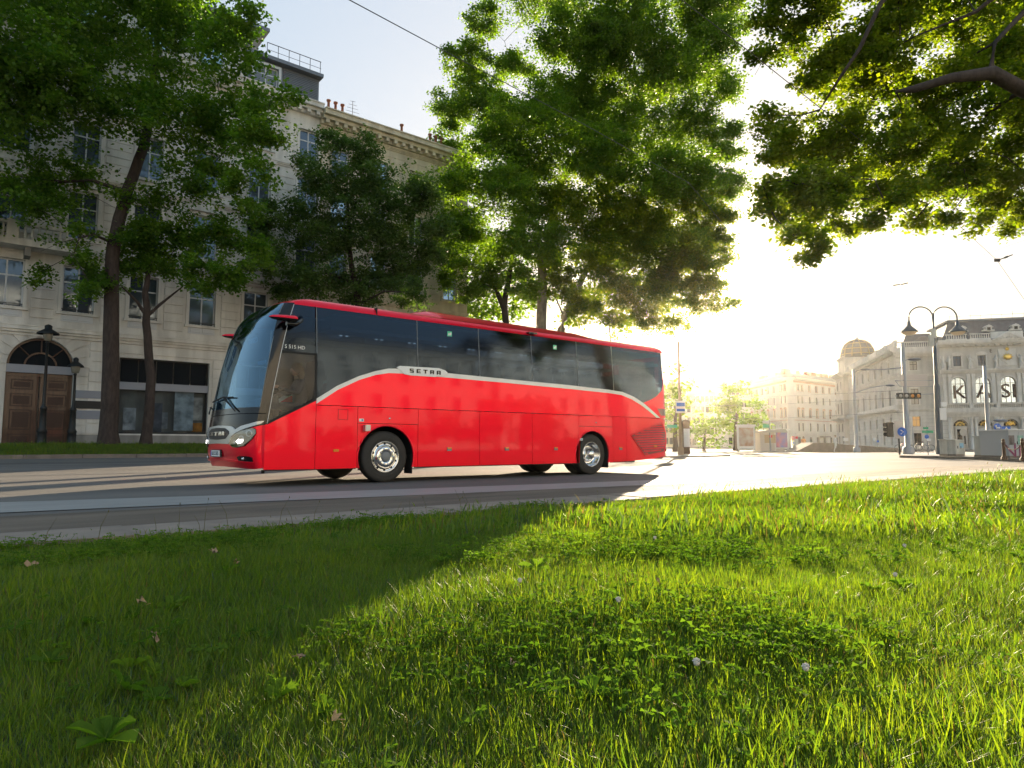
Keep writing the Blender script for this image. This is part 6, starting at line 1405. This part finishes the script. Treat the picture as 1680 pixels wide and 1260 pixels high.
G = thing('traffic_light', 'row of dark signal lamps hanging on an arm left of the big street lamp', 'traffic light', (B+RT*(-.25)+Vector((0, 0, z1)))[:], ANG)
q = MB(); q.tube([(0, 0, 0), (-2.6, 0, -.15)], .035, 6); q.obj('arm', POLEG, G)
for k in range(4): x = -1.1-k*.40; q = MB(); q.box(x-.17, -.15, -.35, x+.17, .1, .05); h_ = q.obj('signal_head', IRON, G); q = MB(); q.lathe([(.12, 0), (.11, .02), (.001, .03)], 10, Matrix.Translation((x, -.15, -.15)) @ Matrix.Rotation(PI/2, 4, 'X')); q.obj('signal_lens', (mat('amber_dull', (.6, .25, .05), rough=.3), SBACK)[k > 1], h_)
S1 = thing('direction_sign', 'pair of blank backs of large road signs left of the big street lamp', 'road sign', (B+RT*(-.3)+Vector((0, 0, hz(B, 634))))[:], ANG)
for k in range(2): q = MB(); q.box(-2.15, -.1, .02+k*.42, -.35, -.05, .38+k*.42); q.obj('sign_panel', BEIGE, S1)
q = MB(); q.tube([(0, 0, .40), (-2.5, 0, .40)], .03, 5); q.tube([(0, 0, .0), (-2.2, 0, .0)], .03, 5); q.tube([(-2.5, 0, .40), (-2.2, 0, 0)], .02, 5); q.obj('sign_frame', POLEG, S1)
# ---- sign posts
def signpost(label, x, y, z, signs, r=.035, m=POLEG):
    B, t = base(x, y, z); T = thing('sign_post', label, 'road sign', B[:], ANG); H = hz(B, min(s[2] for s in signs)-4); q = MB(); q.lathe([(r, 0), (r, H)], 7); q.obj('post', m, T); k = t/FOC
    for s in signs:
        ty, sx, sy, w_, h, mm = s[:6]; X = (sx-x)*k; Z = hz(B, sy)
        if ty == 'o': o = disc('round_sign', w_*k/2, mm, T, X, -.07, Z)
        elif ty == 'b': q = MB(); q.box(X-w_*k/2, -.09, Z-h*k/2, X+w_*k/2, -.05, Z+h*k/2); o = q.obj('sign_panel', mm, T)
        if len(s) > 6:
            q = MB()
            if s[6] == 'tri': a_ = w_*k*.42; q.prism([(X-a_, Z-a_*.8), (X+a_, Z-a_*.8), (X, Z+a_*.85)], -.10, -.095)
            if s[6] == 'bar': q.box(X-w_*k*.36, -.10, Z-h*k*.09, X+w_*k*.36, -.085, Z+h*k*.09)
            if s[6] == 'arrow': q.tube([(X-w_*k*.25, -.10, Z+w_*k*.2), (X-w_*k*.2, -.10, Z-w_*k*.12), (X+w_*k*.25, -.10, Z-w_*k*.12)], .05, 4)
            oo = q.obj('sign_mark', SWHITE, o)
            if s[6] == 'tri': q = MB(); q.sphere((X, -.103, Z+a_*.2), a_*.12, n=6); q.tube([(X, -.104, Z+a_*.05), (X+a_*.02, -.104, Z-a_*.3), (X+a_*.16, -.104, Z-a_*.65)], a_*.06, 4); q.tube([(X+a_*.02, -.104, Z-a_*.3), (X-a_*.16, -.104, Z-a_*.65)], a_*.06, 4); q.obj('walking_figure', IRON, o)
    return T
signpost('round blue direction sign on a post behind the grey cabinets', 1638, 750, .12, [('o', 1638, 700.5, 12, 12, SBLUE, 'arrow')])
signpost('square blue pedestrian crossing sign beside the round blue sign', 1652.5, 750, .12, [('b', 1652, 705, 14, 11, SBLUE, 'tri')])
signpost('round sign seen from behind on a red and white post between the cabinets', 1582, 748, .12, [('o', 1581.5, 709.5, 12, 12, SBACK)], .05, SBACK)
signpost('green street name panels over a small blue sign left of the big street lamp', 1523, 746.5, .12, [('b', 1520, 702.5, 8, 3.5, SGREEN), ('b', 1523, 708.5, 18, 4.5, SGREEN), ('o', 1521, 716.5, 7, 7, SBLUE), ('b', 1524, 721.5, 6, 4, SWHITE)], .03)
signpost('no entry sign with a small blue disc before the corner building', 1301, 740, 0, [('o', 1301.5, 718.5, 6, 6, SRED, 'bar'), ('o', 1301.5, 726.5, 3.5, 3.5, SBLUE), ('b', 1307.5, 718, 4, 4, SRED)], .05)
signpost('white direction panels on a post right of the round tree', 1264, 740, 0, [('b', 1258, 693, 11, 4, SWHITE), ('b', 1258, 699, 11, 6, SGREEN), ('b', 1265, 716, 5, 4, SRED)], .12)
signpost('small blue disc sign and green light before the side of the palace', 1440, 741, 0, [('o', 1440.5, 724, 3.8, 3.8, SBLUE), ('b', 1435, 720.5, 4, 5, SWHITE)], .05)
signpost('yellow and white notice posts at the end of the palace', 1386, 741, 0, [('b', 1388, 721, 8, 5, SWHITE), ('b', 1388, 730, 8, 4, SWHITE), ('b', 1385, 732, 2, 3, AMBER)], .06)
# ---- cabinets
def cabinet(label, x0, x1, ytop, y, z, dp, m=CABG, doors=2, cat='cabinet', group='grey utility cabinets', extra=None, roof=None):
    B, t = base((x0+x1)/2, y, z); k = t/FOC; W_ = (x1-x0)*k; H = hz(B, ytop); T = thing('utility_cabinet', label, cat, B[:], ANG, group); q = MB()
    q.box(-W_/2, 0, .12, W_/2, dp, H); q.obj('housing', m, T); q = MB(); q.box(-W_/2-.02, -.02, 0, W_/2+.02, dp+.02, .12); q.obj('plinth', CONC, T); q = MB(); q.box(-W_/2-.05, -.05, H, W_/2+.05, dp+.05, H+.06); q.obj('lid', roof or m, T)
    for i in range(doors): a = -W_/2+.04+i*(W_-.08)/doors; b = a+(W_-.08)/doors-.02; q = MB(); q.box(a, -.018, .18, b, -.001, H-.06); d_ = q.obj('cabinet_door', m, T); q = MB(); q.box(b-.10, -.04, H*.5, b-.07, -.018, H*.5+.14); q.obj('handle', IRON, d_)
    if extra: extra(T, W_, H)
    return T
cabinet('grey cabinet at the left of the pair just right of the big street lamp', 1555, 1567, 722, 748.5, .12, .7, doors=1)
def blue_(T, W_, H): q = MB(); q.box(.0, -.03, H*.55, .22, -.019, H*.85); q.obj('sticker', mat('sticker_light_blue', (.25, .45, .6)), T)
cabinet('grey cabinet with a light blue sticker, right one of the pair', 1568.5, 1581, 723, 748.8, .12, .7, doors=2, extra=blue_)
def post_(T, W_, H):
    for xa, mm, nm in ((-.25, mat('poster_teal', (.25, .42, .36), var=.3, scale=6), 'poster'), (.24, mat('poster_dark', (.12, .10, .10), var=.8, scale=5), 'poster')):
        q = MB(); q.box(W_*xa-.14, -.035, H*.42, W_*xa+.14, -.019, H*.93); q.obj(nm, mm, T)
cabinet('wide pale grey cabinet with a teal and a dark poster', 1619, 1643, 717, 750.5, .12, .9, doors=3, extra=post_)
cabinet('narrow blue grey cabinet behind the bollard', 1644, 1655, 717, 751.2, .12, .9, doors=1, m=mat('cabinet_blue_grey', (.24, .26, .30), rough=.6))
def graf(T, W_, H):
    gm_ = mat('graffiti_purple', (.22, .03, .10), rough=.6); q = MB()
    me = text_mesh('NEER', .95, gm_, .004); put('graffiti', me, T, (.05, -.03, H*.27), (PI/2, 0, 0))
    for xa, mm in ((-.42, mat('poster_dark', (.1, .1, .1))), (-.12, mat('poster_teal', (.2, .4, .3)))): q = MB(); q.box(W_*xa-.13, -.035, H*.48, W_*xa+.13, -.019, H*.82); q.obj('poster', mm, T)
cabinet('tall white kiosk box with purple graffiti lettering at the right edge', 1657, 1706, 706, 752.0, .12, 2.0, doors=3, m=mat('kiosk_white', (.45, .46, .47), rough=.6), roof=SWHITE, group='', extra=graf, cat='kiosk')
# ---- bollards with a chain
bols = []
for i, (x, y) in enumerate(((1648, 754.3), (1679.5, 756.3))):
    B, t = base(x, y, .12); T = thing('bollard', ('brown iron bollard in front of the blue grey cabinet, left end of the chain', 'brown iron bollard at the right edge, holding the chain')[i], 'bollard', B[:], 0, 'brown bollards joined by a chain'); q = MB()
    q.lathe([(.12, 0), (.12, .1), (.085, .14), (.07, .2), (.06, .68), (.075, .7), (.075, .74), (.05, .76), (.065, .82), (.05, .88), (.001, .9)], 14); q.obj('post', BROWN, T); bols.append(B)
q = MB(); a, b = bols[0]+Vector((0, 0, .72)), bols[1]+Vector((0, 0, .72)); n = 26
ch = thing('chain', 'sagging brown chain hanging between the two bollards', 'chain', a[:])
lk = MB(); lk.tube([(.045*math.cos(2*PI*k/8), 0, .022*math.sin(2*PI*k/8)) for k in range(9)], .009, 4, cap=False); lm = lk.mesh('chain_link', BROWN); L_ = (b-a).length; n = int(L_/.085)
for i in range(n):
    s = (i+.5)/n; p = (b-a)*s+Vector((0, 0, -1.15*s*(1-s))); dz = -1.15*(1-2*s)/L_; put('chain_link', lm, ch, p[:], (0 if i % 2 else PI/2, -math.atan(dz), math.atan2((b-a).y, (b-a).x)))
# ---- across the square: shelter, ramp, people
B, t = base(1283, 740, 0); k = t/FOC; SH = thing('poster_stand', 'glass poster stand with a colourful print before the corner building', 'advertising stand', B[:], ANG); q = MB(); q.box(-.9, 0, .25, .9, .2, 2.6); q.box(-.9, 0, 0, -.75, .2, .25); q.box(.75, 0, 0, .9, .2, .25); q.box(-1.1, -.1, 2.6, 1.1, .5, 2.75); q.obj('frame', SWHITE, SH); q = MB(); q.box(-.7, -.02, .45, .7, -.001, 2.45); q.obj('poster', mat('poster_colourful', (.55, .18, .22), col2=(.12, .22, .6), scale=1.4), SH)
B, t = base(1268, 740, 0); SK = thing('kiosk', 'small kiosk with a slanted roof left of the colourful poster stand', 'kiosk', B[:], ANG); q = MB(); q.box(-1.5, 0, 0, 1.5, 2, 2.3); q.obj('walls', BEIGE, SK); q = MB(); q.prism([(-1.8, 2.3), (1.8, 2.3), (1.5, 2.8), (-1.8, 2.5)], -.4, 2.2); q.obj('roof', SBACK, SK); q = MB(); q.box(-1.0, -.02, 1.0, .4, -.001, 2.0); q.obj('hatch', mat('hatch_tan', (.42, .30, .18), rough=.6), SK)
B, t = base(1225, 740, 0); SQ = thing('poster_stand', 'framed poster stand under the round tree', 'advertising stand', B[:], ANG); q = MB(); q.box(-1.1, 0, .3, 1.1, .25, 3.1); q.box(-1.0, 0, 0, -.85, .25, .3); q.box(.85, 0, 0, 1.0, .25, .3); q.box(-1.2, -.1, 3.1, 1.2, .35, 3.3); q.obj('frame', SWHITE, SQ); q = MB(); q.box(-.9, -.02, .6, .9, -.001, 2.9); q.obj('poster', mat('poster_brown', (.35, .18, .10), col2=(.5, .45, .42), scale=1.6), SQ)
B, t = base(1345, 742, 0); k = t/FOC; RP = thing('ramp_wall', 'low sloping concrete ramp wall at the far side of the square', 'ramp', B[:], ANG); q = MB(); q.prism([(-2.6, 0), (2.2, 0), (1.6, .95), (-.6, 1.0)], 0, 3); q.prism([(1.6, 0), (9.5, 0), (9.5, .35), (1.6, .9)], .5, 1.1); q.obj('wall', CONC, RP)
PSK = mat('person_skin', (.5, .32, .24), rough=.6)
def walker(label, x, y, s, cols, rz=0.0, stride=.18):
    B, t = base(x, y, 0); J = [((0, 0, .95), .15, 1.1), ((0, 0, 1.2), .14, 1.05), ((0, .01, 1.42), .15, .8), ((0, .0, 1.52), .055),
        ((.19, 0, 1.42), .06), ((.24, .05, 1.15), .05), ((.22, -.08, .92), .038), ((-.19, 0, 1.42), .06), ((-.24, -.04, 1.15), .05), ((-.23, -.14, .93), .038),
        ((.09, 0, .9), .095), ((.10, -stride*.5, .5), .065), ((.10, -stride*.2, .08), .045), ((.10, -stride*.2-.12, .04), .035),
        ((-.09, 0, .9), .095), ((-.10, stride*.4, .5), .065), ((-.10, stride, .1), .045), ((-.10, stride-.10, .05), .035)]
    E_ = [(0, 1), (1, 2), (2, 3), (2, 4), (4, 5), (5, 6), (2, 7), (7, 8), (8, 9), (0, 10), (10, 11), (11, 12), (12, 13), (0, 14), (14, 15), (15, 16), (16, 17)]
    T, ob = person('person', label, J, E_, PSK, cols[0], None, None, rel=Matrix.Translation(B)); T.rotation_euler = (0, 0, rz); T.scale = (s, s, s)
    head_mesh((0, 0, 1.66), .95, face=(0, -1)).obj('head', PSK, T); q = MB(); q.sphere((0, .015, 1.69), .112, n=12, sc=(.85, 1, 1)); q.obj('hair', DHR, T)
    q = MB(); q.tube([(.10, -stride*.1, .42), (.095, -.0, .9)], [.075, .115], 8); q.tube([(-.10, stride*.3, .42), (-.095, 0, .9)], [.075, .115], 8); q.obj('trousers', cols[1], T); return T
CW = mat('cloth_white', (.7, .7, .7), rough=.9); CO = mat('cloth_orange', (.6, .22, .05), rough=.9); CD = mat('cloth_dark', (.03, .03, .04), rough=.9)
walker('pedestrian dressed in white walking beside the low ramp wall', 1371.5, 742, 1.0, (CW, CW), ANG+1.2)
walker('pedestrian with a light top standing in the doorway of the corner building', 1319, 740.5, 1.0, (CO, CD), ANG-.3, .08)
# ---- overhead wires
CABLE = mat('cable_dark', (.02, .02, .022), rough=.6)
def wire(label, P, r, grp=None, sag=0, name='overhead_wire'):
    q = MB(); pts = []
    for i in range(len(P)-1):
        for k in range(8): s = k/8; p = P[i].lerp(P[i+1], s); pts.append(p)
    pts.append(P[-1]); q.tube(pts, r, 5); return tag(q.obj(name, CABLE), label, 'wire', grp)
wire('dark overhead wire crossing the sky at the upper left and passing before the tallest tree', [pix(540, -18, 13), pix(760, 100, 17), pix(960, 205, 23), pix(1130, 300, 34), pix(1230, 420, 60)], .011)
wire('overhead wire running diagonally across the upper right to the small clamp', [pix(1090, -22, 10), pix(1230, 85, 12), pix(1420, 236, 16), pix(1560, 358, 22), pix(1636, 427, 27), pix(1700, 520, 24)], .008)
cl = thing('wire_clamp', 'small dark clamp and insulator where the wires meet above the palace', 'clamp', pix(1636, 427, 26.9)[:], ANG); q = MB(); q.box(-.10, -.03, -.06, .10, .03, .06); q.obj('clamp_body', CABLE, cl); q = MB(); q.tube([(.08, 0, .02), (.62, 0, .22)], .022, 6); q.tube([(.30, 0, .10), (.42, 0, .15)], .045, 6); q.obj('insulator', CABLE, cl)
c2 = thing('wire_clamp', 'tiny dark wire fitting hanging alone in the bright sky above the palace wing', 'clamp', pix(1477, 467, 40)[:], ANG); q = MB(); q.tube([(-.42, 0, -.06), (-.02, 0, .02)], .035, 5); q.tube([(.04, 0, .0), (.45, 0, .10)], .035, 5); q.obj('clamp_body', CABLE, c2)
wire('thin span wire holding the tiny fitting, stretched from the trees to the grey pole', [pix(1150, 440, 52), pix(1477, 467, 40), pix(1720, 380, 34)], .004)
for i, (ya, yb) in enumerate(((655, 640), (668, 652), (690, 676))): wire(('uppermost', 'middle', 'lowest')[i]+' of three thin tram wires strung over the square behind the coach', [pix(1104, ya, 45), pix(1300, (ya+yb)/2+2, 60), pix(1490, yb, 56)], .012, 'tram wires over the square')
# ---- bicycle by the palace
def bicycle(label, x, y):
    B, t = base(x, y, .1); T = thing('bicycle', label, 'bicycle', B[:], ANG, 'bicycles parked by the palace')
    for dx in (-.52, .52): q = MB(); q.tube([(dx+.33*math.cos(2*PI*k/16), 0, .34+.33*math.sin(2*PI*k/16)) for k in range(17)], .022, 5, cap=False); [q.tube([(dx, 0, .34), (dx+.32*math.cos(a), 0, .34+.32*math.sin(a))], .006, 3) for a in (0, .8, 1.6, 2.4, 3.1, 3.9, 4.7, 5.5)]; q.obj('wheel', IRON, T)
    q = MB(); q.tube([(-.52, 0, .34), (-.15, 0, .80), (.38, 0, .82), (.52, 0, .34)], .018, 5); q.tube([(-.15, 0, .80), (-.02, 0, .30), (.38, 0, .72)], .018, 5); q.tube([(-.52, 0, .34), (-.02, 0, .30)], .014, 5); q.obj('frame', SRED if x < 1500 else SBACK, T)
    q = MB(); q.tube([(.38, 0, .82), (.35, 0, .98)], .014, 5); q.tube([(.33, -.25, 1.0), (.33, .25, 1.0)], .014, 5); q.obj('handlebar', IRON, T); q = MB(); q.sphere((-.18, 0, .90), .1, n=8, sc=(1.4, .6, .4)); q.obj('saddle', IRON, T)
bicycle('red bicycle leaning at the corner of the palace', 1484, 742.5); bicycle('grey bicycle parked below the palace window, left one', 1508, 742.6); bicycle('grey bicycle parked below the palace window, right one', 1518, 742.8)
# ================================================================ haze
def haze(density, aniso, col=(1, .93, .80)):
    q = MB(); q.box(-90, -80, -1.6, 400, 400, 70); m = bpy.data.materials.new('haze_air'); m.use_nodes = True; n = m.node_tree.nodes
    n.remove(n['Principled BSDF']); pv = n.new('ShaderNodeVolumePrincipled'); pv.inputs['Density'].default_value = density; pv.inputs['Anisotropy'].default_value = aniso
    pv.inputs['Color'].default_value = (*col, 1)
    m.node_tree.links.new(pv.outputs[0], n['Material Output'].inputs['Volume'])

    o = q.obj('haze', m); kind(o, 'stuff', 'warm haze in the air over the whole square'); return o
haze(.00011, .88)
